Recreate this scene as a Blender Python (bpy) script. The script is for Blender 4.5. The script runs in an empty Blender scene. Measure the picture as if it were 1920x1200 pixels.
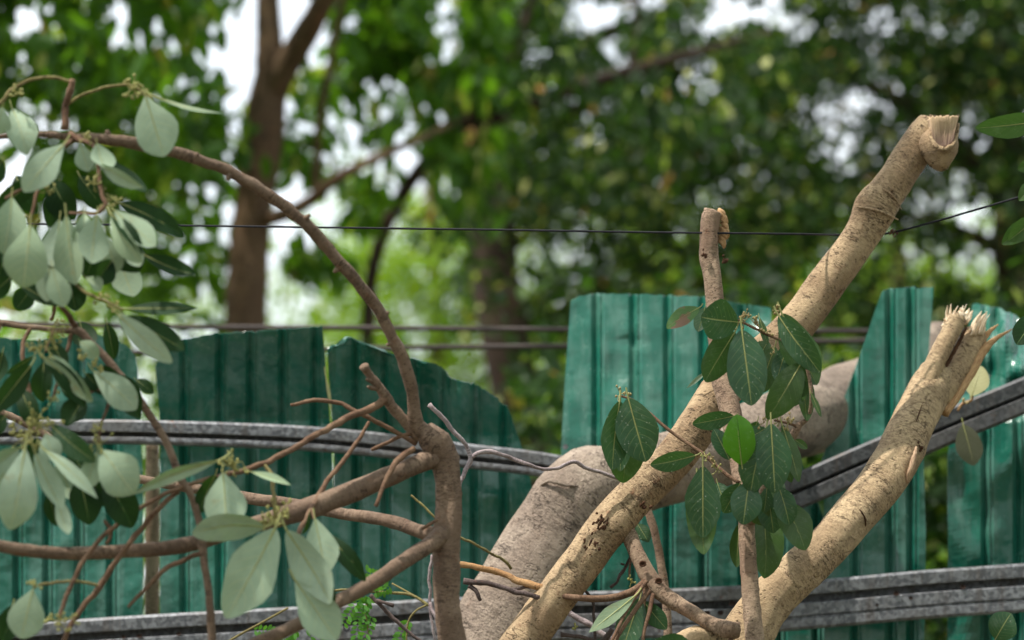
import bpy, bmesh, math, random
import numpy as np
from mathutils import Vector, noise as mnoise

rnd = random.Random(7)
rng = np.random.default_rng(7)
S = bpy.context.scene
COL = S.collection

# ------------------------------------------------------------------ camera, sky, sun, exposure
CAM_Z = 1.6
PITCH = math.radians(8.0)
LENS = 85.0
cam_d = bpy.data.cameras.new("camera")
cam_d.lens = LENS
cam_d.sensor_width = 36.0
cam_d.clip_start = 0.05
cam_d.clip_end = 500.0
cam_d.dof.use_dof = True
cam_d.dof.focus_distance = 4.38
cam_d.dof.aperture_fstop = 2.5
cam = bpy.data.objects.new("camera", cam_d)
cam.location = (0, 0, CAM_Z)
cam.rotation_euler = (math.pi / 2 + PITCH, 0, 0)
COL.objects.link(cam)
S.camera = cam

SUN_EL = math.radians(64)
SUN_AZ = math.radians(250)          # compass bearing of the sun, clockwise from +Y
world = bpy.data.worlds.new("World")
S.world = world
world.use_nodes = True
wn = world.node_tree
wn.nodes.clear()
w_out = wn.nodes.new("ShaderNodeOutputWorld")
w_bg = wn.nodes.new("ShaderNodeBackground")
w_sky = wn.nodes.new("ShaderNodeTexSky")
w_sky.sky_type = 'NISHITA'
w_sky.sun_disc = False
w_sky.sun_elevation = SUN_EL
w_sky.sun_rotation = SUN_AZ
w_sky.air_density = 1.0
w_sky.dust_density = 3.0
w_sky.ozone_density = 1.0
w_bg.inputs["Strength"].default_value = 0.15
# thin bright cloud over the whole sky, thinner in places so that a little blue shows
w_tc = wn.nodes.new("ShaderNodeTexCoord")
w_nz = wn.nodes.new("ShaderNodeTexNoise")
w_nz.inputs["Scale"].default_value = 3.0
w_nz.inputs["Detail"].default_value = 5.0
wn.links.new(w_tc.outputs["Generated"], w_nz.inputs["Vector"])
w_mr = wn.nodes.new("ShaderNodeMapRange")
for i_, v_ in ((1, 0.3), (2, 0.7), (3, 0.55), (4, 1.0)):
    w_mr.inputs[i_].default_value = v_
wn.links.new(w_nz.outputs[0], w_mr.inputs[0])
w_mx = wn.nodes.new("ShaderNodeMix")
w_mx.data_type = 'RGBA'
w_mx.inputs[7].default_value = (8.6, 9.0, 9.3, 1)
wn.links.new(w_mr.outputs[0], w_mx.inputs[0])
wn.links.new(w_sky.outputs[0], w_mx.inputs[6])
wn.links.new(w_mx.outputs[2], w_bg.inputs[0])
wn.links.new(w_bg.outputs[0], w_out.inputs[0])

sun_d = bpy.data.lights.new("sun", 'SUN')
sun_d.energy = 4.4
sun_d.angle = math.radians(1.0)
sun_d.color = (1.0, 0.94, 0.84)
sun = bpy.data.objects.new("sun", sun_d)
sdir = Vector((math.sin(SUN_AZ) * math.cos(SUN_EL), math.cos(SUN_AZ) * math.cos(SUN_EL), math.sin(SUN_EL)))
sun.rotation_euler = sdir.to_track_quat('Z', 'Y').to_euler()
sun.location = sdir * 30
COL.objects.link(sun)

S.view_settings.view_transform = 'Standard'
S.view_settings.look = 'None'
S.view_settings.exposure = 0.5
S.view_settings.gamma = 1.0
S.view_settings.use_curve_mapping = False
S.render.engine = 'CYCLES'
S.cycles.use_denoising = True
S.cycles.max_bounces = 8
S.cycles.transparent_max_bounces = 8
S.cycles.sample_clamp_indirect = 6.0

# ------------------------------------------------------------------ geometry helpers
FPX = LENS / 36.0 * 1920.0
CP, SP = math.cos(PITCH), math.sin(PITCH)


def at(px, py, Y):
    """Point in the place that stands at distance Y in front of the camera under pixel (px, py) of the photo."""
    a = (px - 960.0) / FPX
    b = (600.0 - py) / FPX
    dy = CP - b * SP
    t = Y / dy
    return np.array((a * t, Y, CAM_Z + (SP + b * CP) * t))


def pxm(Y):
    return Y / FPX


def link(o):
    COL.objects.link(o)
    return o


def thing(name, label, cat, loc, group=None):
    o = bpy.data.objects.new(name, None)
    o.empty_display_size = 0.1
    o.location = loc
    o["label"] = label
    o["category"] = cat
    if group:
        o["group"] = group
    return link(o)


def mesh_obj(name, verts, faces, mats, parent=None, smooth=True, bco=None, uv=None, fmat=None, label=None, cat=None, kind=None, group=None, rv=None):
    verts = np.asarray(verts, dtype=float)
    c = verts.mean(axis=0)
    base = np.array(parent.location) if parent is not None else np.zeros(3)
    me = bpy.data.meshes.new(name)
    me.from_pydata((verts - c).tolist(), [], faces if isinstance(faces, list) else faces.tolist())
    if not isinstance(mats, (list, tuple)):
        mats = [mats]
    for m in mats:
        me.materials.append(m)
    if smooth:
        me.polygons.foreach_set("use_smooth", [True] * len(me.polygons))
    if fmat is not None:
        me.polygons.foreach_set("material_index", fmat)
    if bco is not None:
        at_ = me.attributes.new("bco", 'FLOAT_VECTOR', 'POINT')
        at_.data.foreach_set("vector", np.asarray(bco, dtype=np.float32).ravel())
    if rv is not None:
        at_ = me.attributes.new("rv", 'FLOAT', 'POINT')
        at_.data.foreach_set("value", np.asarray(rv, dtype=np.float32).ravel())
    if uv is not None:
        lay = me.uv_layers.new(name="UVMap")
        vi = np.zeros(len(me.loops), dtype=np.int32)
        me.loops.foreach_get("vertex_index", vi)
        lay.data.foreach_set("uv", np.asarray(uv, dtype=np.float32)[vi].ravel())
    me.update()
    o = bpy.data.objects.new(name, me)
    link(o)
    if parent is not None:
        o.parent = parent
    o.location = c - base if parent is None or parent.parent is None else c - base - np.array(parent.parent.location)
    if label:
        o["label"] = label
    if cat:
        o["category"] = cat
    if kind:
        o["kind"] = kind
    if group:
        o["group"] = group
    return o


class Acc:
    """collects pieces of one part"""
    def __init__(self):
        self.v, self.f, self.b, self.n = [], [], [], 0

    def add(self, v, f, b=None):
        v = np.asarray(v)
        self.v.append(v)
        self.f += [tuple(i + self.n for i in q) for q in f]
        self.b.append(np.asarray(b) if b is not None else v)
        self.n += len(v)

    def build(self, name, mats, parent=None, **k):
        return mesh_obj(name, np.concatenate(self.v), self.f, mats, parent, bco=np.concatenate(self.b), **k)


def conv(pts):
    out = []
    for p in pts:
        if p[0] == 'w':
            out.append((p[1], p[2], p[3], p[4]))
        else:
            px, py, Y, r = p
            q = at(px, py, Y)
            out.append((q[0], q[1], q[2], r * pxm(Y)))
    return np.array(out)


def spline(P, n_of):
    P = np.asarray(P)
    Q = np.vstack([2 * P[0] - P[1], P, 2 * P[-1] - P[-2]])
    out = []
    D = np.linalg.norm(np.diff(Q[:, :3], axis=0), axis=1) + 1e-9
    for i in range(1, len(Q) - 2):
        p0, p1, p2, p3 = Q[i - 1], Q[i], Q[i + 1], Q[i + 2]
        d0, d1, d2 = D[i - 1], D[i], D[i + 1]
        m1 = ((p1 - p0) / d0 * d1 + (p2 - p1) / d1 * d0) / (d0 + d1) * d1
        m2 = ((p2 - p1) / d1 * d2 + (p3 - p2) / d2 * d1) / (d1 + d2) * d1
        n = n_of(p1, p2)
        for k in range(n):
            t = k / n
            t2, t3 = t * t, t * t * t
            out.append(p1 * (2 * t3 - 3 * t2 + 1) + m1 * (t3 - 2 * t2 + t) + p2 * (3 * t2 - 2 * t3) + m2 * (t3 - t2))
    out.append(P[-1])
    return np.array(out)


def tube(pts, k=12, step=0.9, rough=0.05, freq=1.0, bumps=(), seed=0, jag=0.0, world=False, maxn=60, kink=0.0, cap=True):
    """bark covered limb along a list of points, with swellings and an uneven surface"""
    P = np.array(pts, dtype=float) if world else conv(pts)
    C = spline(P, lambda a, b: int(max(2, min(maxn, np.linalg.norm((b - a)[:3]) / (step * max((a[3] + b[3]) / 2, 0.003))))))
    C[:, 3] = np.maximum(C[:, 3], 0.0006)
    pos = C[:, :3].copy()
    rad = C[:, 3]
    if kink:
        for i in range(len(pos)):
            nv = mnoise.noise_vector(Vector(pos[i] * (0.18 / max(rad.mean(), .002)) + seed * 3.1))
            pos[i] += np.array(nv) * kink * rad[i]
    T = np.gradient(pos, axis=0)
    T /= np.linalg.norm(T, axis=1)[:, None] + 1e-12
    ref = np.array((0, -1.0, 0.13))
    U = ref - T[0] * (ref @ T[0])
    if np.linalg.norm(U) < 0.05:
        U = np.array((0, 0, 1.0))
    U /= np.linalg.norm(U)
    verts, bco, s = [], [], 0.0
    so = Vector((seed * 7.3, seed * 1.7, 0))
    BW = [(at(b[0], b[1], b[2]) if b[0] != 'w' else np.array(b[1:4]), b[-2], b[-1]) for b in bumps]
    for i in range(len(pos)):
        if i:
            s += np.linalg.norm(pos[i] - pos[i - 1])
        U = U - T[i] * (U @ T[i])
        U /= np.linalg.norm(U) + 1e-12
        V = np.cross(T[i], U)
        for j in range(k):
            a = 2 * math.pi * j / k
            d = U * math.cos(a) + V * math.sin(a)
            r = rad[i]
            q = Vector((math.cos(a) * 1.0, math.sin(a) * 1.0, s / max(rad[i], .002) * 0.45)) * freq + so
            r *= 1 + rough * mnoise.noise(q) + rough * 0.5 * mnoise.noise(q * 2.7) + rough * 0.28 * mnoise.noise(q * 6.3)
            p = pos[i] + d * r
            for bc, amp, sig in BW:
                dd = p - bc
                r += amp * math.exp(-(dd @ dd) / (2 * sig * sig))
            p = pos[i] + d * r
            if jag and i == len(pos) - 1:
                p = p + T[i] * (mnoise.noise(q * 3.1) * jag)
            verts.append(p)
            bco.append((math.cos(a) * rad[i] + seed, math.sin(a) * rad[i], s))
    f = []
    for i in range(len(pos) - 1):
        for j in range(k):
            j2 = (j + 1) % k
            f.append((i * k + j, i * k + j2, (i + 1) * k + j2, (i + 1) * k + j))
    if cap:
        n = len(verts)
        verts.append(pos[0]); bco.append((seed, 0, 0))
        verts.append(pos[-1] + T[-1] * rad[-1] * 0.25); bco.append((seed, 0, s))
        L = (len(pos) - 1) * k
        for j in range(k):
            j2 = (j + 1) % k
            f.append((n, j2, j))
            f.append((n + 1, L + j, L + j2))
    return np.array(verts), f, np.array(bco)


def limb(name, pts, mat, parent=None, label=None, cat=None, group=None, **k):
    v, f, b = tube(pts, **k)
    return mesh_obj(name, v, f, mat, parent, bco=b, label=label, cat=cat, group=group)


# ------------------------------------------------------------------ materials
def mat_new(name):
    m = bpy.data.materials.new(name)
    m.use_nodes = True
    nt = m.node_tree
    nt.nodes.clear()
    return m, nt


class N:
    def __init__(self, nt):
        self.nt = nt

    def node(self, t, **kw):
        n = self.nt.nodes.new(t)
        for k, v in kw.items():
            setattr(n, k, v)
        return n

    def link(self, a, b):
        self.nt.links.new(a, b)

    def _set(self, sock, v):
        if hasattr(v, "is_output"):
            self.link(v, sock)
        elif v is not None:
            sock.default_value = v

    def math(self, op, a, b=None, c=None, clamp=False):
        n = self.node("ShaderNodeMath", operation=op, use_clamp=clamp)
        self._set(n.inputs[0], a)
        if b is not None:
            self._set(n.inputs[1], b)
        if c is not None:
            self._set(n.inputs[2], c)
        return n.outputs[0]

    def ramp(self, v, a, b):
        n = self.node("ShaderNodeMapRange", interpolation_type='SMOOTHSTEP')
        self._set(n.inputs[0], v)
        n.inputs[1].default_value = a
        n.inputs[2].default_value = b
        return n.outputs[0]

    def mix(self, f, a, b):
        n = self.node("ShaderNodeMix", data_type='RGBA')
        self._set(n.inputs[0], f)
        for s, v in ((n.inputs[6], a), (n.inputs[7], b)):
            self._set(s, v if hasattr(v, "is_output") else (*v, 1.0))
        return n.outputs[2]

    def noise(self, vec, scale, detail=4, rough=0.6, out=0):
        n = self.node("ShaderNodeTexNoise")
        if vec is not None:
            self.link(vec, n.inputs["Vector"])
        n.inputs["Scale"].default_value = scale
        n.inputs["Detail"].default_value = detail
        n.inputs["Roughness"].default_value = rough
        return n.outputs[out]

    def voro(self, vec, scale, out="Distance", feature='F1'):
        n = self.node("ShaderNodeTexVoronoi", feature=feature)
        if vec is not None:
            self.link(vec, n.inputs["Vector"])
        n.inputs["Scale"].default_value = scale
        return n.outputs[out]

    def mapping(self, vec, scale=(1, 1, 1), loc=(0, 0, 0)):
        n = self.node("ShaderNodeMapping")
        self.link(vec, n.inputs[0])
        n.inputs["Scale"].default_value = scale
        n.inputs["Location"].default_value = loc
        return n.outputs[0]

    def attr(self, name, out="Vector"):
        return self.node("ShaderNodeAttribute", attribute_name=name).outputs[out]

    def bump(self, h, strength, dist):
        n = self.node("ShaderNodeBump")
        n.inputs["Strength"].default_value = strength
        n.inputs["Distance"].default_value = dist
        self.link(h, n.inputs["Height"])
        return n.outputs[0]

    def pbsdf(self, col, rough=0.6, normal=None, metal=0.0, spec=0.5):
        n = self.node("ShaderNodeBsdfPrincipled")
        self._set(n.inputs["Base Color"], col if hasattr(col, "is_output") else (*col, 1.0))
        self._set(n.inputs["Roughness"], rough)
        self._set(n.inputs["Metallic"], metal)
        n.inputs["Specular IOR Level"].default_value = spec
        if normal is not None:
            self.link(normal, n.inputs["Normal"])
        return n.outputs[0]

    def out(self, sh):
        o = self.node("ShaderNodeOutputMaterial")
        self.link(sh, o.inputs[0])


def bark(name, light, mid, dark, speck=0.5, scale=1.0, rough=0.85, rust=(0.16, 0.055, 0.025), rust_amt=0.5, bump=0.5, crack=0.0):
    m, nt = mat_new(name)
    g = N(nt)
    v = g.attr("bco")
    vs = g.mapping(v, (1, 1, 1))
    band = g.mapping(v, (1, 1, 2.6))
    along = g.mapping(v, (2.2, 2.2, 0.6))
    big = g.noise(vs, 9 * scale, 4, 0.6)
    fine = g.noise(band, 150 * scale, 5, 0.7)
    fib = g.noise(along, 190 * scale, 4, 0.65)
    med = g.noise(vs, 38 * scale, 5, 0.7)
    c = g.mix(g.ramp(big, 0.38, 0.62), mid, light)
    pat = g.ramp(g.noise(g.mapping(v, (1, 1, 0.5)), 17 * scale, 5, 0.7), 0.5, 0.68)
    c = g.mix(g.math('MULTIPLY', pat, 0.6), c, tuple(x * 0.62 for x in mid))
    calm = g.math('MULTIPLY_ADD', g.ramp(g.noise(vs, 7 * scale, 3, 0.6), 0.4, 0.6), 0.75, 0.25)
    c = g.mix(g.math('MULTIPLY', g.math('MULTIPLY', g.ramp(fine, 0.47, 0.66), 0.9), calm), c, dark)
    c = g.mix(g.math('MULTIPLY', g.ramp(fib, 0.55, 0.75), 0.45), c, light)
    mot = g.noise(band, 62 * scale, 4, 0.75)
    c = g.mix(g.math('MULTIPLY', g.math('MULTIPLY', g.ramp(mot, 0.47, 0.62), 0.8), calm), c, tuple(x * 0.55 for x in mid))
    c = g.mix(g.math('MULTIPLY', g.ramp(med, 0.56, 0.74), rust_amt), c, rust)
    pits = g.voro(vs, 120 * scale)
    pick = g.ramp(g.noise(vs, 26 * scale, 3, 0.6), 0.46, 0.57)
    pm = g.math('MULTIPLY', g.math('SUBTRACT', 1.0, g.ramp(pits, 0.12, 0.3)), pick)
    c = g.mix(g.math('MULTIPLY', pm, speck), c, tuple(x * 0.3 for x in dark))
    ring = g.noise(g.mapping(v, (1, 1, 3.2)), 15 * scale, 4, 0.6)
    rg = g.math('SUBTRACT', 1.0, g.ramp(g.math('ABSOLUTE', g.math('SUBTRACT', ring, 0.5)), 0.004, 0.018))
    rg = g.math('MULTIPLY', rg, g.ramp(g.noise(vs, 19 * scale, 2), 0.5, 0.6))
    c = g.mix(g.math('MULTIPLY', rg, 0.75), c, tuple(x * 0.4 for x in dark))
    # long wandering cracks
    wob = g.noise(vs, 14 * scale, 3, 0.6, out=1)
    vm = g.node("ShaderNodeVectorMath", operation='ADD')
    g.link(g.mapping(v, (1, 1, 1.4)), vm.inputs[0])
    sc = g.node("ShaderNodeVectorMath", operation='SCALE')
    g.link(wob, sc.inputs[0]); sc.inputs[3].default_value = 0.05
    g.link(sc.outputs[0], vm.inputs[1])
    crk = g.voro(vm.outputs[0], 16 * scale, feature='DISTANCE_TO_EDGE')
    cm = g.math('MULTIPLY', g.math('SUBTRACT', 1.0, g.ramp(crk, 0.0, 0.035)), g.ramp(g.noise(vs, 11 * scale, 2), 0.52, 0.62))
    c = g.mix(g.math('MULTIPLY', cm, crack), c, tuple(x * 0.35 for x in dark))
    h = g.math('ADD', g.math('MULTIPLY', fine, 0.5), g.math('MULTIPLY', med, 0.8))
    h = g.math('ADD', h, g.math('MULTIPLY', fib, 0.35))
    h = g.math('SUBTRACT', h, g.math('MULTIPLY', pm, 0.5))
    h = g.math('SUBTRACT', h, g.math('MULTIPLY', rg, 0.5))
    h = g.math('ADD', h, g.math('MULTIPLY', mot, 0.7))
    h = g.math('SUBTRACT', h, g.math('MULTIPLY', cm, 0.6 * (crack > 0)))
    g.out(g.pbsdf(c, rough, g.bump(h, bump, 0.008), spec=0.25))
    return m


M = {}
M['tan_bark'] = bark("tan_bark", (0.50, 0.365, 0.225), (0.33, 0.225, 0.135), (0.12, 0.075, 0.045), speck=0.55, rust_amt=0.7, bump=0.8)
M['pale_bark'] = bark("pale_bark", (0.57, 0.425, 0.265), (0.41, 0.29, 0.175), (0.15, 0.095, 0.06), speck=0.6, rust_amt=0.3, bump=0.8, crack=0.25)
M['grey_bark'] = bark("grey_bark", (0.42, 0.34, 0.275), (0.29, 0.225, 0.18), (0.10, 0.075, 0.065), speck=0.3, rust=(0.17, 0.10, 0.07), rust_amt=0.5, scale=0.9, bump=0.9)
M['brown_bark'] = bark("brown_bark", (0.25, 0.175, 0.125), (0.165, 0.11, 0.078), (0.075, 0.045, 0.032), speck=0.4, rust=(0.17, 0.07, 0.035), rust_amt=0.55)
M['stem_bark'] = bark("stem_bark", (0.37, 0.27, 0.19), (0.25, 0.165, 0.115), (0.09, 0.055, 0.04), speck=0.75, rust=(0.2, 0.07, 0.03), rust_amt=0.5, scale=1.4)
M['twig_bark'] = bark("twig_bark", (0.24, 0.15, 0.095), (0.17, 0.095, 0.06), (0.07, 0.04, 0.028), speck=0.3, scale=2)
M['dark_twig'] = bark("dark_twig", (0.15, 0.11, 0.105), (0.09, 0.065, 0.06), (0.04, 0.03, 0.03), speck=0.3, scale=2)
M['pale_twig'] = bark("pale_twig", (0.42, 0.36, 0.37), (0.30, 0.24, 0.25), (0.12, 0.08, 0.085), speck=0.4, scale=2)
M['orange_twig'] = bark("orange_twig", (0.50, 0.31, 0.15), (0.40, 0.22, 0.10), (0.18, 0.08, 0.04), speck=0.3, scale=2)
M['olive_twig'] = bark("olive_twig", (0.26, 0.23, 0.09), (0.20, 0.165, 0.07), (0.09, 0.07, 0.03), speck=0.3, scale=2, rust_amt=0.2)
M['scar'] = bark("scar_wood", (0.15, 0.07, 0.035), (0.09, 0.038, 0.02), (0.03, 0.014, 0.01), speck=0.8, scale=2.5, bump=0.9)
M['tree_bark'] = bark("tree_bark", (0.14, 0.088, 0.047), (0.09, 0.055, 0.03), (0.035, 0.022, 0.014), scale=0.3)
M['shade_bark'] = bark("shade_bark", (0.045, 0.028, 0.017), (0.03, 0.019, 0.012), (0.02, 0.014, 0.01), scale=0.3)  # tree bark darkened in colour to stand in for shade
M['post_wood'] = bark("post_wood", (0.42, 0.31, 0.21), (0.33, 0.23, 0.15), (0.18, 0.12, 0.08), speck=0.2, rust_amt=0.15)


def wood_mat(name, pale, dark, str_=(14, 14, 1.4)):
    m, nt = mat_new(name)
    g = N(nt)
    v = g.attr("bco")
    s = g.mapping(v, str_)
    a = g.noise(s, 45, 4, 0.7)
    b = g.noise(v, 30, 3, 0.6)
    c = g.mix(g.ramp(a, 0.35, 0.65), dark, pale)
    c = g.mix(g.math('MULTIPLY', g.ramp(b, 0.52, 0.75), 0.4), c, dark)
    g.out(g.pbsdf(c, 0.8, g.bump(a, 0.6, 0.004), spec=0.2))
    return m


M['raw_wood'] = wood_mat("raw_wood", (0.62, 0.44, 0.29), (0.30, 0.18, 0.12))
def torn_face():
    m, nt = mat_new("torn_face_wood")
    g = N(nt)
    v = g.attr("bco")
    a = g.noise(g.mapping(v, (14, 14, 0.7)), 22, 4, 0.75)
    sz = g.node("ShaderNodeSeparateXYZ")
    g.link(v, sz.inputs[0])
    up = g.ramp(g.math('ADD', sz.outputs[2], g.math('MULTIPLY', a, 0.04)), 0.02, 0.075)
    c = g.mix(up, (0.16, 0.10, 0.08), (0.50, 0.355, 0.225))
    c = g.mix(g.math('MULTIPLY', g.ramp(a, 0.5, 0.72), 0.5), c, (0.58, 0.44, 0.31))
    g.out(g.pbsdf(c, 0.8, g.bump(a, 0.8, 0.004), spec=0.2))
    return m


M['torn_face'] = torn_face()
M['splinter'] = wood_mat("splinter_wood", (0.86, 0.76, 0.60), (0.60, 0.42, 0.27))
M['peel'] = wood_mat("peeled_wood", (0.60, 0.39, 0.21), (0.38, 0.21, 0.11))


def leaf_mat(name, top, under, vein_top, vein_under, rough_top=0.38, speck=0.8, trans=0.13, trans_col=(0.11, 0.28, 0.03), brown=0.0):
    m, nt = mat_new(name)
    g = N(nt)
    uvn = g.node("ShaderNodeUVMap")
    sep = g.node("ShaderNodeSeparateXYZ")
    g.link(uvn.outputs[0], sep.inputs[0])
    u = g.math('ABSOLUTE', g.math('MULTIPLY_ADD', sep.outputs[0], 2.0, -1.0))
    vv = sep.outputs[1]
    oi = g.node("ShaderNodeObjectInfo")
    tc = g.node("ShaderNodeTexCoord")
    ob = tc.outputs["Object"]
    shift = g.node("ShaderNodeVectorMath", operation='ADD')
    g.link(ob, shift.inputs[0])
    cmb = g.node("ShaderNodeCombineXYZ")
    g.link(g.math('MULTIPLY', oi.outputs["Random"], 9.0), cmb.inputs[0])
    g.link(cmb.outputs[0], shift.inputs[1])
    ob = shift.outputs[0]
    # lateral veins sweep forward from the midrib
    cur = g.math('MULTIPLY', g.math('POWER', u, 1.35), 0.26)
    ph = g.math('MULTIPLY', g.math('SUBTRACT', vv, cur), 8.0)
    tri = g.math('ABSOLUTE', g.math('SUBTRACT', g.math('FRACT', ph), 0.5))
    lat = g.math('SUBTRACT', 1.0, g.ramp(tri, 0.02, 0.085))
    lat = g.math('MULTIPLY', lat, g.math('SUBTRACT', 1.0, g.ramp(u, 0.6, 0.95)))
    lat = g.math('MULTIPLY', lat, g.ramp(vv, 0.03, 0.12))
    mid = g.math('SUBTRACT', 1.0, g.ramp(u, 0.018, 0.06))
    vein = g.math('MAXIMUM', g.math('MULTIPLY', lat, 0.26), mid)
    big = g.noise(ob, 22, 3, 0.6)
    fine = g.noise(ob, 240, 3, 0.7)
    rv = oi.outputs["Random"]
    # upper face
    t = g.mix(g.ramp(big, 0.3, 0.7), tuple(x * 0.72 for x in top), tuple(min(1, x * 1.25) for x in top))
    t = g.mix(g.math('MULTIPLY', rv, 0.45), t, tuple(x * y for x, y in zip(top, (1.3, 1.1, 0.8))))
    t = g.mix(g.math('MULTIPLY', vein, 0.8), t, vein_top)
    sp = g.math('MULTIPLY', g.math('SUBTRACT', 1.0, g.ramp(g.voro(ob, 130), 0.05, 0.24)), g.ramp(g.noise(ob, 45, 2), 0.46, 0.58))
    t = g.mix(g.math('MULTIPLY', sp, speck), t, (0.36, 0.42, 0.32))
    dust = g.ramp(g.noise(ob, 60, 4, 0.7), 0.5, 0.75)
    t = g.mix(g.math('MULTIPLY', dust, 0.16 * (speck > 0)), t, (0.28, 0.34, 0.27))
    if brown:
        bm = g.ramp(g.noise(ob, 34, 3, 0.55), 0.5, 0.58)
        t = g.mix(g.math('MULTIPLY', bm, brown), t, (0.17, 0.065, 0.045))
    # lower face
    d = g.mix(g.ramp(big, 0.3, 0.7), tuple(x * 0.86 for x in under), tuple(min(1, x * 1.1) for x in under))
    d = g.mix(g.math('MULTIPLY', rv, 0.75), d, tuple(x * y for x, y in zip(under, (0.72, 0.76, 0.58))))
    d = g.mix(g.math('MULTIPLY', g.math('MAXIMUM', g.math('MULTIPLY', lat, 0.6), mid), 0.6), d, vein_under)
    d = g.mix(g.math('MULTIPLY', g.ramp(g.noise(ob, 75, 4, 0.7), 0.45, 0.75), 0.25), d, tuple(x * 0.7 for x in under))
    stain = g.ramp(g.noise(ob, 30, 4, 0.6), 0.63, 0.74)
    d = g.mix(g.math('MULTIPLY', stain, 0.45), d, (0.33, 0.27, 0.14))
    h = g.math('ADD', g.math('MULTIPLY', vein, -0.6), g.math('MULTIPLY', fine, 0.12))
    h2 = g.math('ADD', h, g.math('MULTIPLY', big, 0.8))
    nrm = g.bump(h2, 0.5, 0.0022)
    rt = g.math('MULTIPLY_ADD', fine, 0.25, rough_top - 0.1)
    top_sh = g.pbsdf(t, rt, nrm, spec=0.45 if speck else 0.18)
    und_sh = g.pbsdf(d, 0.7, nrm, spec=0.2)
    geo = g.node("ShaderNodeNewGeometry")
    ms = g.node("ShaderNodeMixShader")
    g.link(geo.outputs["Backfacing"], ms.inputs[0])
    g.link(top_sh, ms.inputs[1]); g.link(und_sh, ms.inputs[2])
    tr = g.node("ShaderNodeBsdfTranslucent")
    tcol = g.mix(g.math('MULTIPLY', vein, 0.5), trans_col, tuple(x * 0.6 for x in trans_col))
    g.link(tcol, tr.inputs[0])
    ad = g.node("ShaderNodeMixShader")
    ad.inputs[0].default_value = trans
    g.link(ms.outputs[0], ad.inputs[1]); g.link(tr.outputs[0], ad.inputs[2])
    g.out(ad.outputs[0])
    return m


M['leaf'] = leaf_mat("shrub_leaf", (0.019, 0.066, 0.028), (0.33, 0.41, 0.29), (0.30, 0.34, 0.13), (0.50, 0.53, 0.29))
M['leaf_shade'] = leaf_mat("broad_leaf_unlit_top", (0.006, 0.026, 0.007), (0.37, 0.47, 0.36), (0.04, 0.11, 0.03), (0.52, 0.55, 0.32), rough_top=0.55, speck=0.0, trans=0.08)  # upper face near black, standing in for leaf tops without light
M['leaf_olive'] = leaf_mat("olive_leaf", (0.034, 0.078, 0.018), (0.06, 0.115, 0.032), (0.14, 0.19, 0.06), (0.13, 0.19, 0.07), speck=0.15)
M['leaf_bright'] = leaf_mat("backlit_leaf", (0.055, 0.19, 0.012), (0.3, 0.4, 0.2), (0.03, 0.11, 0.01), (0.5, 0.53, 0.29), speck=0.4, trans=0.3, trans_col=(0.14, 0.42, 0.01))  # backlight put into a brighter leaf colour and translucency
M['leaf_brown'] = leaf_mat("blotched_leaf", (0.045, 0.12, 0.02), (0.3, 0.3, 0.2), (0.2, 0.2, 0.08), (0.4, 0.4, 0.2), speck=0.3, brown=0.9)
M['leaf_yellow'] = leaf_mat("dry_leaf", (0.36, 0.36, 0.2), (0.50, 0.47, 0.29), (0.5, 0.47, 0.3), (0.66, 0.62, 0.42), speck=0.0)
M['leaf_dead'] = leaf_mat("withered_leaf", (0.055, 0.06, 0.045), (0.085, 0.085, 0.06), (0.1, 0.1, 0.07), (0.11, 0.11, 0.08), speck=0.0)


def plain(name, a, b, scale, rough=0.6, spec=0.4, trans=None):
    m, nt = mat_new(name)
    g = N(nt)
    tc = g.node("ShaderNodeTexCoord")
    c = g.mix(g.ramp(g.noise(tc.outputs["Object"], scale, 4, 0.65), 0.35, 0.65), a, b)
    sh = g.pbsdf(c, rough, spec=spec)
    if trans:
        tr = g.node("ShaderNodeBsdfTranslucent")
        tr.inputs[0].default_value = (*trans, 1)
        ms = g.node("ShaderNodeMixShader")
        ms.inputs[0].default_value = 0.4
        g.link(sh, ms.inputs[1]); g.link(tr.outputs[0], ms.inputs[2])
        sh = ms.outputs[0]
    g.out(sh)
    return m


M['bud'] = plain("flower_bud", (0.33, 0.30, 0.09), (0.22, 0.23, 0.07), 200)
M['bud_brown'] = plain("seed_bud", (0.30, 0.20, 0.09), (0.24, 0.22, 0.08), 200)
M['petiole'] = plain("leaf_stalk", (0.34, 0.36, 0.13), (0.27, 0.27, 0.10), 80)
M['wire'] = plain("wire_coat", (0.012, 0.012, 0.018), (0.022, 0.022, 0.028), 60, 0.75, 0.2)
M['cable'] = plain("cable_coat", (0.04, 0.028, 0.026), (0.065, 0.046, 0.042), 8, 0.6)
M['fern'] = plain("sprig_leaf", (0.055, 0.19, 0.025), (0.09, 0.26, 0.04), 60, 0.5, trans=(0.15, 0.4, 0.03))
M['ground'] = plain("bare_soil", (0.13, 0.095, 0.06), (0.07, 0.075, 0.03), 0.9, 0.95)


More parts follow.
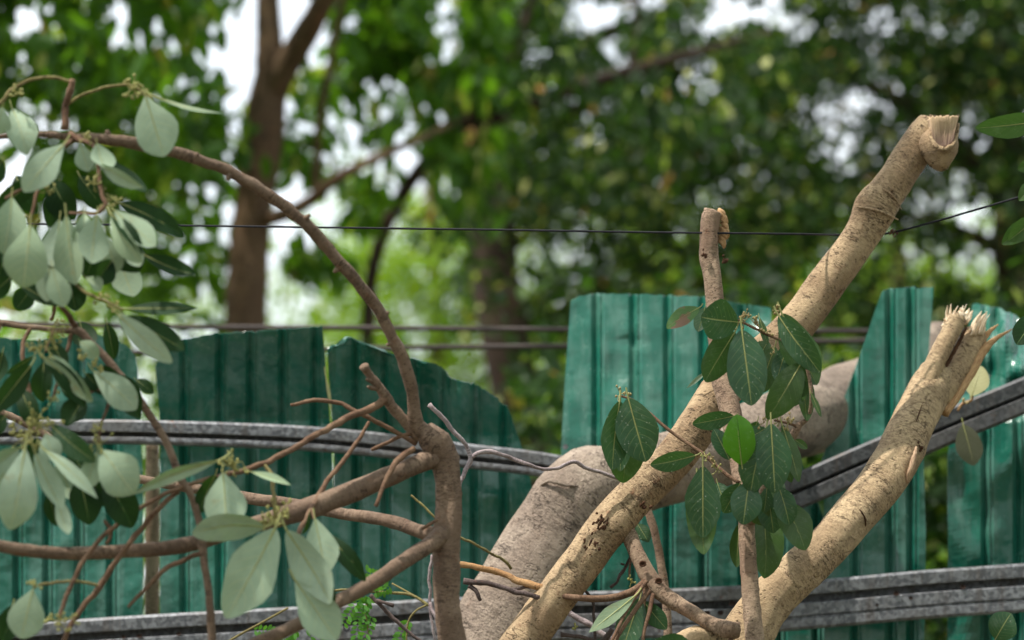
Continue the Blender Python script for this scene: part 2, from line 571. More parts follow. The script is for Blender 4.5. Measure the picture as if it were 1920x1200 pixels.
def tree_leaf(name, a, b, tcol, trans=0.4, rough=0.55, pale=(0.40, 0.42, 0.17)):
    m, nt = mat_new(name)
    g = N(nt)
    rv = g.attr("rv", "Fac")
    c = g.mix(rv, a, b)
    sun_tint = g.ramp(rv, 0.88, 0.92)  # bright leaves: sun on them is put into the colour
    c = g.mix(sun_tint, c, (0.16, 0.25, 0.03))
    c = g.mix(g.ramp(rv, 0.95, 0.955), c, pale)  # palest leaves carry the sun's glare in their colour
    c = g.mix(g.ramp(rv, 0.98, 0.985), c, (0.27, 0.13, 0.03))
    sh = g.pbsdf(c, rough, spec=0.22)
    tr = g.node("ShaderNodeBsdfTranslucent")
    g.link(g.mix(sun_tint, g.mix(rv, tuple(x * 0.6 for x in tcol), tcol), (0.45, 0.62, 0.05)), tr.inputs[0])
    ms = g.node("ShaderNodeMixShader")
    ms.inputs[0].default_value = trans
    g.link(sh, ms.inputs[1]); g.link(tr.outputs[0], ms.inputs[2])
    g.out(ms.outputs[0])
    return m


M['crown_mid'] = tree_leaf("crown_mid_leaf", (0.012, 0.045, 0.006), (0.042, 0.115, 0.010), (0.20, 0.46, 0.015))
M['crown_dark'] = tree_leaf("crown_dark_leaf", (0.006, 0.021, 0.005), (0.022, 0.056, 0.008), (0.07, 0.18, 0.012), trans=0.3)  # leaf colour lowered to stand in for shade on the crowns
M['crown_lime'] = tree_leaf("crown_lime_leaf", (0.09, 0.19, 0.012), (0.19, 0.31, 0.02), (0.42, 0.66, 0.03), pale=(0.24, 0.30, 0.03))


def metal_paint():
    m, nt = mat_new("green_paint")
    g = N(nt)
    tc = g.node("ShaderNodeTexCoord")
    ob = tc.outputs["Object"]
    big = g.noise(ob, 5, 5, 0.65)
    streak = g.noise(g.mapping(ob, (11, 11, 0.9)), 3.0, 3, 0.55)
    fine = g.noise(ob, 160, 4, 0.7)
    c = g.mix(g.ramp(big, 0.35, 0.68), (0.007, 0.100, 0.068), (0.014, 0.138, 0.097))
    c = g.mix(g.math('MULTIPLY', g.ramp(streak, 0.42, 0.66), 0.42), c, (0.11, 0.21, 0.175))
    blot = g.ramp(g.noise(ob, 17, 5, 0.7), 0.58, 0.7)
    c = g.mix(g.math('MULTIPLY', blot, 0.13), c, (0.15, 0.27, 0.23))
    sp = g.math('MULTIPLY', g.math('SUBTRACT', 1.0, g.ramp(g.voro(ob, 90), 0.05, 0.14)), g.ramp(g.noise(ob, 14, 2), 0.5, 0.6))
    c = g.mix(g.math('MULTIPLY', sp, 0.6), c, (0.38, 0.42, 0.38))
    scr = g.noise(g.mapping(ob, (60, 60, 7)), 2.2, 2, 0.5)
    sm = g.math('SUBTRACT', 1.0, g.ramp(g.math('ABSOLUTE', g.math('SUBTRACT', scr, 0.5)), 0.002, 0.007))
    c = g.mix(g.math('MULTIPLY', sm, g.math('MULTIPLY', g.ramp(big, 0.5, 0.6), 0.25)), c, (0.35, 0.42, 0.38))
    r = g.math('MULTIPLY_ADD', big, 0.28, 0.10)
    r = g.math('ADD', r, g.math('MULTIPLY', blot, 0.12))
    h = g.math('ADD', g.math('MULTIPLY', g.noise(ob, 9, 3, 0.5), 1.0), g.math('MULTIPLY', fine, 0.02))
    g.out(g.pbsdf(c, r, g.bump(h, 0.5, 0.03), spec=0.6))
    return m


def galv(name="galvanised_steel", k=1.0):
    m, nt = mat_new(name)
    g = N(nt)
    tc = g.node("ShaderNodeTexCoord")
    ob = tc.outputs["Object"]
    v = g.voro(ob, 130, out="Color")
    sepv = g.node("ShaderNodeSeparateColor")
    g.link(v, sepv.inputs[0])
    nz = g.noise(ob, 120, 4, 0.7)
    big = g.noise(g.mapping(ob, (1, 1, 1)), 7, 4, 0.6)
    f = g.math('ADD', g.math('MULTIPLY', sepv.outputs[0], 0.5), g.math('MULTIPLY', nz, 0.5))
    c = g.mix(g.ramp(f, 0.25, 0.8), tuple(x * k for x in (0.10, 0.105, 0.12)), tuple(x * k for x in (0.27, 0.28, 0.305)))
    run = g.noise(g.mapping(ob, (22, 22, 1.5)), 2.0, 4, 0.7)
    c = g.mix(g.math('MULTIPLY', g.ramp(run, 0.52, 0.7), 0.5), c, (0.10, 0.075, 0.06))
    c = g.mix(g.math('MULTIPLY', g.ramp(big, 0.45, 0.7), 0.6), c, (0.13, 0.12, 0.115))
    rust = g.ramp(g.noise(ob, 21, 5, 0.75), 0.66, 0.72)
    c = g.mix(g.math('MULTIPLY', rust, 0.8), c, (0.15, 0.06, 0.03))
    g.out(g.pbsdf(c, g.math('MULTIPLY_ADD', f, 0.3, 0.4), g.bump(f, 0.25, 0.002), metal=0.35, spec=0.4))
    return m


M['paint'] = metal_paint()
M['galv'] = galv(k=0.95)
M['shaded_galv'] = galv("shaded_steel", 0.42)  # darker steel colour stands in for shade on the wrenched rail
M['dark_hole'] = plain("rusty_hole", (0.02, 0.012, 0.01), (0.04, 0.02, 0.015), 50, 0.9)

# ------------------------------------------------------------------ ground
gv, gf = [], []
GX = np.concatenate([np.linspace(-200, -12, 8), np.linspace(-10, 10, 41), np.linspace(12, 200, 8)])
GY = np.concatenate([np.linspace(-150, -4, 6), np.linspace(-2, 30, 60), np.linspace(35, 300, 8)])
for y in GY:
    for x in GX:
        near = 1.0 if -3 < y < 30 and abs(x) < 11 else 0.0
        gv.append((x, y, 0.05 * near * mnoise.noise(Vector((x * 0.8, y * 0.8, 3.3))) - 0.03))
for j in range(len(GY) - 1):
    for i in range(len(GX) - 1):
        a = j * len(GX) + i
        gf.append((a, a + 1, a + len(GX) + 1, a + len(GX)))
mesh_obj("ground", gv, gf, M['ground'], kind="structure", label="bare soil ground beneath the fence and felled limbs")

# ------------------------------------------------------------------ metal fence
FENCE_Y = 5.25
fence = thing("metal_fence", "torn green corrugated metal fence with bent grey steel rails behind the felled limbs", "fence", (0.0, FENCE_Y, 0.0))


def interp(poly, key):
    xs = [p[0] for p in poly]
    ys = [p[1] for p in poly]
    return float(np.interp(key, xs, ys))


def sheet(left, right, top, ribs, lean, dents=(), rough=0.004, seed=0, label=None, wave=0.0, rag=1.0):
    """one corrugated sheet. left/right: (py, px) edges; top: (px, py) torn edge; ribs: px of the grooves; lean(px, py): set-back in metres"""
    xl = min(p[1] for p in left)
    xr = max(p[1] for p in right)
    cols = set(np.arange(xl, xr + 1, 9.0).tolist()) | {xl, xr}
    prof = {}
    G = [(-10, 0), (-1, 1), (7, 0.1), (11, 0.3), (15, 0)]
    for c in ribs:
        for dx, dd in G:
            cols.add(c + dx)
    cols = sorted(c for c in cols if xl <= c <= xr)

    def groove(px):
        for c in ribs:
            if c - 10 <= px <= c + 15:
                return float(np.interp(px - c, [q[0] for q in G], [q[1] for q in G]))
        return 0.0
    tt = np.concatenate([[-1.0], np.linspace(0, 0.25, 8)[:-1], np.linspace(0.25, 1, 62)])
    V, nrow = [], len(tt)
    for t in tt:
        for c in cols:
            x = c
            for _ in range(3):
                tp = interp(top, x) + rag * (3.0 * mnoise.noise(Vector((x * 0.11, seed, 0))) + 2.0 * mnoise.noise(Vector((x * 0.4, seed, 4))))
                py = 1320 + (tp - 1320) * max(t, 0)
                x = min(max(c, interp(left, py)), interp(right, py))
            d = groove(x) * 0.013 + lean(x, py)
            for (dx, dy, amp, sx, sy) in dents:
                d += amp * math.exp(-((x - dx) / sx) ** 2 - ((py - dy) / sy) ** 2)
            d += rough * mnoise.noise(Vector((x * 0.017, py * 0.012, seed)))
            d += wave * mnoise.noise(Vector((x * 0.03, py * 0.004, seed + 5))) * max(0, (820 - py) / 200)
            p = at(x, py, FENCE_Y + d)
            if t < 0:
                p = np.array((p[0], FENCE_Y + d, 0.0))
            V.append(p)
    F = []
    n = len(cols)
    for j in range(nrow - 1):
        for i in range(n - 1):
            a = j * n + i
            F.append((a, a + 1, a + n + 1, a + n))
    bm = bmesh.new()
    vs = [bm.verts.new(v) for v in V]
    for q in F:
        try:
            bm.faces.new([vs[k] for k in q])
        except ValueError:
            pass
    bmesh.ops.remove_doubles(bm, verts=bm.verts, dist=0.0004)
    bmesh.ops.dissolve_degenerate(bm, edges=bm.edges, dist=0.0003)
    bm.verts.index_update()
    VV = [tuple(v.co) for v in bm.verts]
    FF = [tuple(v.index for v in f.verts) for f in bm.faces]
    bm.free()
    o = mesh_obj("sheet", VV, FF, [M['paint']], fence, smooth=False, label=label)
    md = o.modifiers.new("thickness", 'SOLIDIFY')
    md.thickness = 0.0009
    return o


def fwd(y0, amount):
    return lambda x, y: -amount * max(0.0, (y0 - y) / 190.0) ** 1.2


# a curled flap where the dark sheet tore
fl_v, fl_f = [], []
for j in range(9):
    for i in range(7):
        u_, t = i / 6, j / 8
        x = 610 + 38 * u_ + 10 * t + 3 * math.sin(t * 7)
        y = 664 - 22 * u_ - 14 * t + 4 * math.sin(u_ * 9 + t * 5)
        a_ = t * 2.6
        fl_v.append(at(x, y, FENCE_Y - 0.19 - 0.018 * math.sin(a_) + 0.006 * mnoise.noise(Vector((u_ * 4, t * 4, 2)))))
for j in range(8):
    for i in range(6):
        fl_f.append((j * 7 + i, j * 7 + i + 1, (j + 1) * 7 + i + 1, (j + 1) * 7 + i))
mesh_obj("torn_flap", fl_v, fl_f, M['paint'], fence, smooth=False, label="crumpled curl at the torn corner").modifiers.new("thickness", 'SOLIDIFY').thickness = 0.0009

# left of the frame and the leafy corner
sheet([(600, -420), (1400, -420)], [(600, 240), (650, 250), (690, 258), (780, 262), (900, 268), (1400, 268)],
      [(-420, 600), (0, 632), (60, 640), (180, 625), (240, 648), (268, 690)], [-340, -220, -150, -85, -20, 32, 88, 148, 208],
      fwd(800, 0.03), [(120, 760, -0.02, 60, 40)], seed=1, label="teal sheet behind the leafy twigs, round upper corner")
sheet([(600, 300), (640, 330), (680, 290), (760, 298), (840, 300), (1400, 300)], [(600, 603), (700, 612), (830, 622), (1400, 640)],
      [(290, 690), (296, 668), (330, 640), (400, 626), (500, 620), (605, 612), (640, 612)], [345, 412, 470, 530, 590],
      fwd(790, 0.17), [(450, 790, 0.012, 22, 26), (512, 790, 0.012, 20, 24)], seed=2, label="dark green sheet tipping forward over the rail")
sheet([(600, 612), (700, 616), (830, 626), (1400, 626)], [(640, 660), (700, 880), (760, 952), (825, 974), (860, 985), (930, 1002), (960, 992), (1000, 980), (1400, 950)],
      [(600, 668), (615, 664), (634, 640), (650, 632), (690, 641), (712, 640), (730, 650), (748, 668), (775, 672), (812, 673), (822, 680), (845, 709), (870, 716), (895, 722), (925, 742), (952, 764), (975, 826), (1005, 930)],
      [668, 722, 780, 832, 890, 944], fwd(815, 0.18), [(925, 930, -0.03, 40, 40), (740, 800, 0.014, 24, 30), (800, 740, 0.03, 26, 60), (860, 760, -0.02, 30, 40), (690, 700, 0.02, 20, 40), (640, 780, -0.012, 16, 24)], seed=3, wave=0.05, rag=1.6,
      label="dark green sheet with a torn ragged curving top edge")
sheet([(540, 1074), (565, 1070), (700, 1060), (840, 1052), (1400, 1050)], [(570, 1445), (620, 1447), (760, 1440), (860, 1500), (1000, 1556), (1400, 1556)],
      [(1050, 590), (1072, 561), (1085, 556), (1112, 550), (1200, 552), (1240, 553), (1322, 556), (1330, 563), (1372, 566), (1410, 572), (1440, 576), (1560, 600)],
      [1118, 1188, 1252, 1318, 1392, 1462, 1530], lambda x, y: 0.06 * max(0.0, (820 - y) / 200.0),
      [(1150, 700, 0.014, 26, 34), (1180, 640, 0.008, 26, 12), (1395, 600, 0.02, 40, 30)], seed=4,
      label="tall pale green sheet between the rails, straight top")
sheet([(530, 1662), (550, 1652), (700, 1600), (800, 1562), (870, 1538), (930, 1545), (1400, 1545)], [(530, 1750), (560, 1749), (700, 1738), (800, 1730), (1000, 1736), (1400, 1730)],
      [(1538, 552), (1652, 547), (1662, 542), (1712, 537), (1722, 541), (1736, 538), (1750, 539)],
      [1602, 1668, 1732 - 24], lambda x, y: 0.03 * max(0.0, (820 - y) / 200.0) - 0.02, [(1640, 790, 0.01, 30, 60)], seed=5,
      label="narrow green sheet cut to a slanting spike")
sheet([(560, 1826), (600, 1818), (720, 1800), (850, 1777), (1400, 1777)], [(560, 2360), (1400, 2360)],
      [(1777, 590), (1822, 572), (1830, 568), (1872, 577), (1884, 583), (1900, 588), (1918, 604), (1960, 640), (2000, 590), (2360, 580)],
      [1848, 1908, 1975, 2040, 2105, 2170, 2235, 2300], lambda x, y: 0.13 * max(0.0, (790 - y) / 150.0),
      [(1890, 640, -0.05, 20, 40), (1860, 700, 0.05, 14, 34), (1915, 690, -0.07, 16, 24), (1868, 600, 0.03, 7, 30), (1882, 610, -0.03, 6, 30), (1905, 730, 0.05, 18, 20)], rough=0.022, seed=6,
      label="crumpled green sheet behind the splintered trunk")


def rail(path, H, W, lip_t, lip_b, name="rail", label=None, groove=False, mat="galv"):
    """lipped steel channel, its open side towards the camera; path: (px, py of the top edge, Y)"""
    P = np.array([at(a, b, c) for a, b, c in path])
    C = spline(np.hstack([P, np.zeros((len(P), 1))]), lambda a, b: 10)[:, :3]
    prof = [(0.0, -lip_t), (-0.001, -lip_t + 0.001), (-0.002, -0.004), (0.001, 0.0), (W * 0.5, 0.001), (W, -0.002), (W, -H * 0.5), (W, -H + 0.002), (W * 0.5, -H - 0.001), (0.001, -H), (-0.002, -H + 0.004)]
    if groove:
        prof += [(-0.002, -H + lip_b * 0.36), (0.003, -H + lip_b * 0.42), (0.003, -H + lip_b * 0.5), (-0.002, -H + lip_b * 0.56)]
    prof += [(-0.002, -H + lip_b - 0.001), (0.0, -H + lip_b)]
    T = np.gradient(C, axis=0)
    T /= np.linalg.norm(T, axis=1)[:, None]
    V = []
    for i in range(len(C)):
        up = np.array((0, 0, 1.0))
        up = up - T[i] * (up @ T[i]); up /= np.linalg.norm(up)
        back = np.cross(up, T[i])
        if back[1] < 0:
            back = -back
        jit = 0.0015 * mnoise.noise(Vector(C[i] * 5))
        for (y, z) in prof:
            V.append(C[i] + back * (y + jit) + up * (z + jit))
    n = len(prof)
    F = []
    for i in range(len(C) - 1):
        for j in range(n - 1):
            F.append((i * n + j, i * n + j + 1, (i + 1) * n + j + 1, (i + 1) * n + j))
    o = mesh_obj(name, V, F, [M[mat]], fence, smooth=False, label=label)
    md = o.modifiers.new("thickness", 'SOLIDIFY')
    md.thickness = 0.0022
    return o


r_up = rail([(-420, 800, 5.12), (-100, 792, 5.12), (150, 788, 5.12), (300, 790, 5.12), (500, 797, 5.12), (700, 812, 5.12), (900, 836, 5.12), (1020, 850, 5.12), (1130, 872, 5.13), (1240, 905, 5.13)],
     0.046, 0.045, 0.023, 0.009, label="upper rail sagging down to the grey trunk")
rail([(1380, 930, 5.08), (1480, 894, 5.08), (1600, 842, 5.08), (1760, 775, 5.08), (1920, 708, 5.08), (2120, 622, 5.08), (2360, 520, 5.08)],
     0.068, 0.045, 0.029, 0.028, mat="shaded_galv", label="upper rail wrenched upwards past the splintered trunk, its shade painted into the steel")
rail([(-420, 1200, 5.1), (-100, 1180, 5.1), (150, 1163, 5.1), (420, 1146, 5.1), (700, 1132, 5.1), (860, 1122, 5.1), (1060, 1112, 5.1), (1200, 1108, 5.1), (1400, 1099, 5.1), (1560, 1086, 5.1), (1760, 1069, 5.1), (1920, 1058, 5.1), (2360, 1030, 5.1)],
     0.096, 0.05, 0.026, 0.050, groove=True, label="lower rail, straight and speckled")
rail([(-420, 2250, 5.12), (960, 2240, 5.12), (2360, 2230, 5.12)], 0.07, 0.045, 0.02, 0.02)


def spot(px, py, Y, r, parent, name="bolt_hole", mat='dark_hole', squash=0.5):
    c = at(px, py, Y)
    k = 9
    v = [c + np.array((math.cos(a) * r * (1 + 0.2 * math.sin(3 * a + px)), -0.002, math.sin(a) * r * (1 + 0.2 * math.cos(2 * a)))) for a in np.linspace(0, 2 * math.pi, k, endpoint=False)]
    v += [q + np.array((0, 0.004, 0)) for q in v]
    v.append(c + np.array((0, 0.001, 0)))
    f = [(2 * k, i, (i + 1) % k) for i in range(k)] + [(i, i + k, (i + 1) % k + k, (i + 1) % k) for i in range(k)]
    return mesh_obj(name, v, f, M[mat], parent, smooth=False)


for px, py, r in [(1680, 1112, 0.006), (1708, 1121, 0.004), (1645, 1134, 0.003), (1805, 1100, 0.006), (1326, 1149, 0.006), (1351, 1149, 0.006), (1380, 1145, 0.005), (1372, 1131, 0.007), (632, 1172, 0.005), (232, 1194, 0.005), (262, 1192, 0.006), (335, 1188, 0.005)]:
    spot(px, py, 5.095, r, fence)
ring = []
c0 = at(650, 1175, 5.085)
for a in np.linspace(0, 2 * math.pi, 14):
    ring.append((c0[0] + 0.006 * math.cos(a), c0[1], c0[2] + 0.009 * math.sin(a), 0.0018))
v, f, b = tube(ring, k=6, world=True, rough=0, cap=False)
mesh_obj("wire_loop", v, f, M['wire'], fence, bco=b)
for x0, y0 in ((626, 812), (1060, 838)):
    c = at(x0, y0, 5.112)
    k = 6
    v = [c + np.array((math.cos(a) * 0.006, dy, math.sin(a) * 0.006)) for dy in (-0.006, 0.0) for a in np.linspace(0, 2 * math.pi, k, endpoint=False)]
    f = [tuple(range(k))[::-1]] + [(i, (i + 1) % k, (i + 1) % k + k, i + k) for i in range(k)]
    mesh_obj("bolt", v, f, M['galv'], fence, smooth=False)
v, f, b = tube([('w', *at(286, 832, 5.32), 0.0145), ('w', *at(286, 1000, 5.32), 0.0155), ('w', *at(284, 1200, 5.32), 0.016), ('w', at(284, 1200, 5.32)[0], 5.33, 0.0, 0.017)], k=10, rough=0.06, seed=9)
mesh_obj("post", v, f, M['post_wood'], fence, bco=b, label="thin wooden post showing through the gap between sheets")
for x in (-1.6, 1.72):
    v, f, b = tube([('w', x, 5.33, 0.0, 0.024), ('w', x, 5.33, 2.2, 0.022)], k=10, rough=0.03, seed=10 + x)
    mesh_obj("post", v, f, M['post_wood'], fence, bco=b)

# ------------------------------------------------------------------ cables and wire
def cable(name, pts, label, group=None, mat='cable', cat="cable"):
    v, f, b = tube(pts, k=8, rough=0.02, step=6)
    return mesh_obj(name, v, f, M[mat], bco=b, label=label, cat=cat, group=group)


cable("cable", [(-400, 604, 6.3, 5), (0, 607, 6.3, 5), (330, 613, 6.3, 5), (700, 615, 6.3, 5), (1060, 618, 6.3, 5), (1500, 621, 6.3, 5), (1760, 621, 6.3, 5), (2300, 618, 6.3, 5)],
      "upper of the two brown cables strung behind the fence")
cable("cable", [(-400, 668, 6.45, 5), (300, 660, 6.45, 5), (750, 652, 6.45, 5), (1060, 649, 6.45, 5), (1500, 641, 6.45, 5), (1760, 636, 6.45, 5), (2300, 626, 6.45, 5)],
      "lower of the two brown cables strung behind the fence")
cable("wire", [(-300, 418, 4.62, 2.1), (75, 420, 4.62, 2.1), (340, 423, 4.6, 2.1), (640, 427, 4.55, 2.1), (940, 431, 4.5, 2.1), (1250, 436, 4.46, 2.1), (1340, 437, 4.45, 2.1), (1500, 439, 4.5, 2.1), (1600, 440, 4.62, 2.1), (1662, 438, 4.63, 2.1), (1690, 432, 4.6, 2.1), (1800, 402, 4.56, 2.1), (1920, 367, 4.52, 2.1), (2200, 285, 4.45, 2.1)],
      "thin black wire hooked behind the broken limb, above the fence", mat='wire', cat="wire")

# ------------------------------------------------------------------ leaves and buds
def leaf_mesh(B, T, width, face='top', roll=0.0, curl=0.06, fold=0.12, shape='ell', seed=0, cup=0.0, nu=6, nv=11, twist=0.0, bite=None, wavy=0.03, stalk=0.12):
    B, T = np.asarray(B, float), np.asarray(T, float)
    a = T - B
    L = np.linalg.norm(a)
    a /= L
    view = (B + T) / 2 - np.array((0, 0, CAM_Z))
    view /= np.linalg.norm(view)
    s = np.cross(a, view)
    s /= np.linalg.norm(s) + 1e-9
    n = np.cross(s, a)
    if n @ view > 0:
        n, s = -n, -s
    cr, sr = math.cos(roll), math.sin(roll)
    s, n = s * cr + n * sr, n * cr - s * sr
    r = random.Random(seed)
    V, UV = [], []
    p_, q_ = {'ell': (1.08, 0.60), 'obo': (1.4, 0.70), 'ova': (0.85, 0.7), 'lan': (1.1, 0.9)}[shape]
    ph = r.random() * 6
    for j in range(nv + 1):
        t = (1 - math.cos(math.pi * j / nv)) / 2
        w = width / 2 * max(0.0, math.sin(math.pi * min(1, t) ** p_)) ** q_
        if shape != 'obo' and t > 0.75:
            w *= 1 - 0.12 * ((t - 0.75) / 0.25) ** 2
        bend = curl * L * (math.sin(math.pi * t * 0.9) - 0.3 * t)
        tw = twist * t
        ct, st = math.cos(tw), math.sin(tw)
        s2, n2 = s * ct + n * st, n * ct - s * st
        for i in range(nu + 1):
            u = -1 + 2 * i / nu
            ww = w * (1 + wavy * math.sin(9 * t + ph + (2 if u > 0 else 0)))
            if bite and u * bite[0] > 0.5 and abs(t - bite[1]) < bite[2]:
                ww *= 0.45 + 0.2 * math.sin(t * 60)
            up = fold * abs(u) * w - cup * u * u * w + wavy * w * 0.8 * math.sin(7 * t + ph * 2 + u * 2) * abs(u)
            V.append(B + a * (L * t) + s2 * (u * ww) + n2 * (up + bend))
            UV.append((0.5 + u / 2, t))
    F = []
    for j in range(nv):
        for i in range(nu):
            k = j * (nu + 1) + i
            F.append((k, k + 1, k + nu + 2, k + nu + 1))
    # mesh normal must point to the camera for a leaf that shows its upper face
    e1, e2 = V[1 + (nu + 1) * 5] - V[(nu + 1) * 5], V[(nu + 1) * 6] - V[(nu + 1) * 5]
    if (np.cross(e1, e2) @ n > 0) != (face == 'top'):
        F = [q[::-1] for q in F]
    fm = [0] * len(F)
    # stalk and midrib in one thin bead
    k = 5
    base = len(V)
    side = 1 if face == 'top' else -1
    pts = []
    for t in (-stalk, -stalk * 0.5, 0.0, 0.15, 0.4, 0.65, 0.9):
        bend = curl * L * (math.sin(math.pi * max(t, 0) * 0.9) - 0.3 * max(t, 0))
        rr = L * (0.013 if t <= 0 else 0.011 * (1 - t))
        pts.append((B + a * (L * t) + n * (bend + L * 0.002) + np.array((0, 0, 1)) * (L * 0.35 * stalk * (t / stalk) ** 2 if t < 0 else 0), rr))
    for p, rr in pts:
        for q in range(k):
            an = 2 * math.pi * q / k
            V.append(p + s * (math.cos(an) * rr) + n * (math.sin(an) * rr))
            UV.append((0.5, 0.5))
    for i in range(len(pts) - 1):
        for q in range(k):
            q2 = (q + 1) % k
            F.append((base + i * k + q, base + i * k + q2, base + (i + 1) * k + q2, base + (i + 1) * k + q))
            fm.append(1)
    return np.array(V), F, np.array(UV), fm


LEAF_N = [0]


def leaf(parent, b, t, w, Y, face='top', mat='leaf', name="leaf", label=None, dz=0.0, cat=None, group=None, **k):
    """b, t: (px, py) of the stalk end and of the tip; w: width in px; Y: distance; dz: how much nearer the tip stands"""
    LEAF_N[0] += 1
    sd = LEAF_N[0]
    r = random.Random(sd * 13)
    k.setdefault('roll', r.uniform(-0.3, 0.3))
    k.setdefault('curl', r.uniform(-0.12, 0.22) if Y < 4 else r.uniform(-0.05, 0.15))
    k.setdefault('fold', r.uniform(0.04, 0.55 if Y < 4 else 0.38))
    k.setdefault('wavy', r.uniform(0.02, 0.07))
    k.setdefault('twist', r.uniform(-0.35, 0.35))
    dz = dz or r.uniform(-0.012, 0.02)
    wd = w * pxm(Y) / max(0.6, math.cos(k['roll'])) * (0.93 if Y < 4 else 1.03)
    V, F, UV, fm = leaf_mesh(at(*b, Y), at(*t, Y - dz), wd, face, seed=sd, **k)
    return mesh_obj(name, V, F, [M[mat], M['petiole']], parent, uv=UV, fmat=fm, label=label, cat=cat, group=group)


ICO = None


def ico():
    global ICO
    if ICO is None:
        bm = bmesh.new()
        bmesh.ops.create_icosphere(bm, subdivisions=1, radius=1)
        ICO = (np.array([tuple(v.co) for v in bm.verts]), [tuple(v.index for v in f.verts) for f in bm.faces])
        bm.free()
    return ICO


def buds(parent, px, py, Y, n=12, spread=18, r=3.0, mat='bud', seed=0, up=0.4, name="flower_cluster", thin=1.0, label=None):
    """one cluster of small buds on short stalks"""
    rr = random.Random(seed + int(px * 7 + py))
    c = at(px, py, Y)
    u = pxm(Y)
    acc = Acc()
    iv, if_ = ico()
    for i in range(max(4, int(n * 0.75))):
        d = np.array((rr.gauss(0, 1), rr.gauss(0, 1), rr.gauss(0, 1) + up))
        d /= np.linalg.norm(d)
        Lr = spread * u * rr.uniform(0.45, 1.15)
        e = c + d * Lr + np.array((0, 0, rr.uniform(-0.2, 0.2) * Lr))
        m_ = c + d * Lr * 0.5 + np.array((rr.gauss(0, 1), 0, rr.gauss(0, 1))) * Lr * 0.15
        v, f, b = tube([(*c, 0.9 * u * thin), (*m_, 0.8 * u * thin), (*e, 0.6 * u * thin)], k=5, world=True, step=8, rough=0)
        acc.add(v, f, b)
        for q in range(rr.choice((1, 2, 3))):
            s = r * u * rr.uniform(0.6, 1.15)
            acc.add(iv * np.array((s, s, s * 1.25)) + e + np.array((rr.gauss(0, 1), rr.gauss(0, 1), rr.gauss(0, 1))) * s * (0.9 if q else 0), if_)
    return acc.build(name, [M[mat]], parent, label=label)


# ------------------------------------------------------------------ grey fallen trunk, behind
grey = thing("fallen_tree", "thick smooth grey tree trunk lying bent against the fence, thickest of all the felled limbs", "tree trunk", (*at(930, 1300, 4.85)[:2], 0.0))
limb("trunk", [('w', -0.27, 4.5, 0.0, 0.115), (880, 1320, 4.78, 97), (922, 1210, 4.8, 92), (985, 1095, 4.82, 86), (1050, 985, 4.85, 80), (1092, 930, 4.87, 78), (1160, 905, 4.92, 70), (1300, 866, 5.02, 67), (1450, 806, 5.14, 70), (1570, 762, 5.4, 73), (1680, 704, 5.6, 58), (1765, 640, 5.8, 40)],
     M['grey_bark'], grey, k=32, rough=0.05, step=0.22, bumps=[(1018, 905, 4.78, 0.016, 0.03), (1105, 862, 4.85, 0.012, 0.04), (1040, 890, 4.8, 0.008, 0.05)], seed=3)
v, f, b = tube([(1008, 915, 4.80, 2.5), (1030, 903, 4.772, 3.5), (1055, 909, 4.766, 3), (1085, 911, 4.78, 2.5), (1105, 903, 4.80, 1.5)], k=6, rough=0.3, seed=4, kink=0.6)
mesh_obj("bark_ridge", v, f, M['grey_bark'], grey, bco=b)

# ------------------------------------------------------------------ broken limb in the centre
cl = thing("broken_limb", "long tan limb leaning up to the right with its snapped top above the black wire", "tree limb", (*at(985, 1300, 4.4)[:2], 0.0))
limb("limb", [('w', -0.28, 4.2, 0.0, 0.05), (880, 1345, 4.36, 41), (986, 1197, 4.4, 39), (1058, 1098, 4.41, 38), (1098, 1045, 4.42, 38), (1138, 990, 4.43, 38), (1207, 915, 4.45, 38), (1265, 858, 4.48, 38), (1315, 790, 4.5, 38), (1358, 728, 4.52, 38), (1425, 672, 4.54, 37), (1492, 610, 4.55, 37), (1551, 530, 4.56, 36), (1601, 462, 4.57, 35), (1628, 420, 4.575, 36), (1647, 382, 4.58, 38), (1672, 347, 4.58, 35), (1700, 304, 4.59, 34), (1730, 260, 4.6, 35), (1752, 234, 4.6, 32)],
     M['tan_bark'], cl, k=28, rough=0.05, step=0.25, seed=1, jag=0.02,
     bumps=[(1614, 376, 4.55, 0.009, 0.022), (1672, 402, 4.55, 0.007, 0.018), (1648, 372, 4.53, 0.004, 0.02), (1150, 960, 4.38, 0.004, 0.02), (1178, 1000, 4.4, 0.010, 0.02), (1335, 735, 4.47, 0.006, 0.03)])
# the snapped end: a sleeve of bark round pale torn wood
u46 = pxm(4.55)
iv3, if3 = (lambda bm: (bmesh.ops.create_icosphere(bm, subdivisions=3, radius=1), (np.array([tuple(v.co) for v in bm.verts]), [tuple(v.index for v in f.verts) for f in bm.faces]))[1])(bmesh.new())
cb = at(1760, 272, 4.56)
blob = []
for q in iv3:
    w_ = 1 + 0.09 * mnoise.noise(Vector(q * 2.1)) + 0.05 * mnoise.noise(Vector(q * 6))
    low = max(0.0, -q[2])
    blob.append(cb + np.array((q[0] * (38 - 10 * low) + 4 * low, q[1] * 34, q[2] * (36 if q[2] > 0 else 52))) * u46 * w_)
mesh_obj("snapped_stub", blob, if3, M['tan_bark'], cl, bco=np.array(blob))
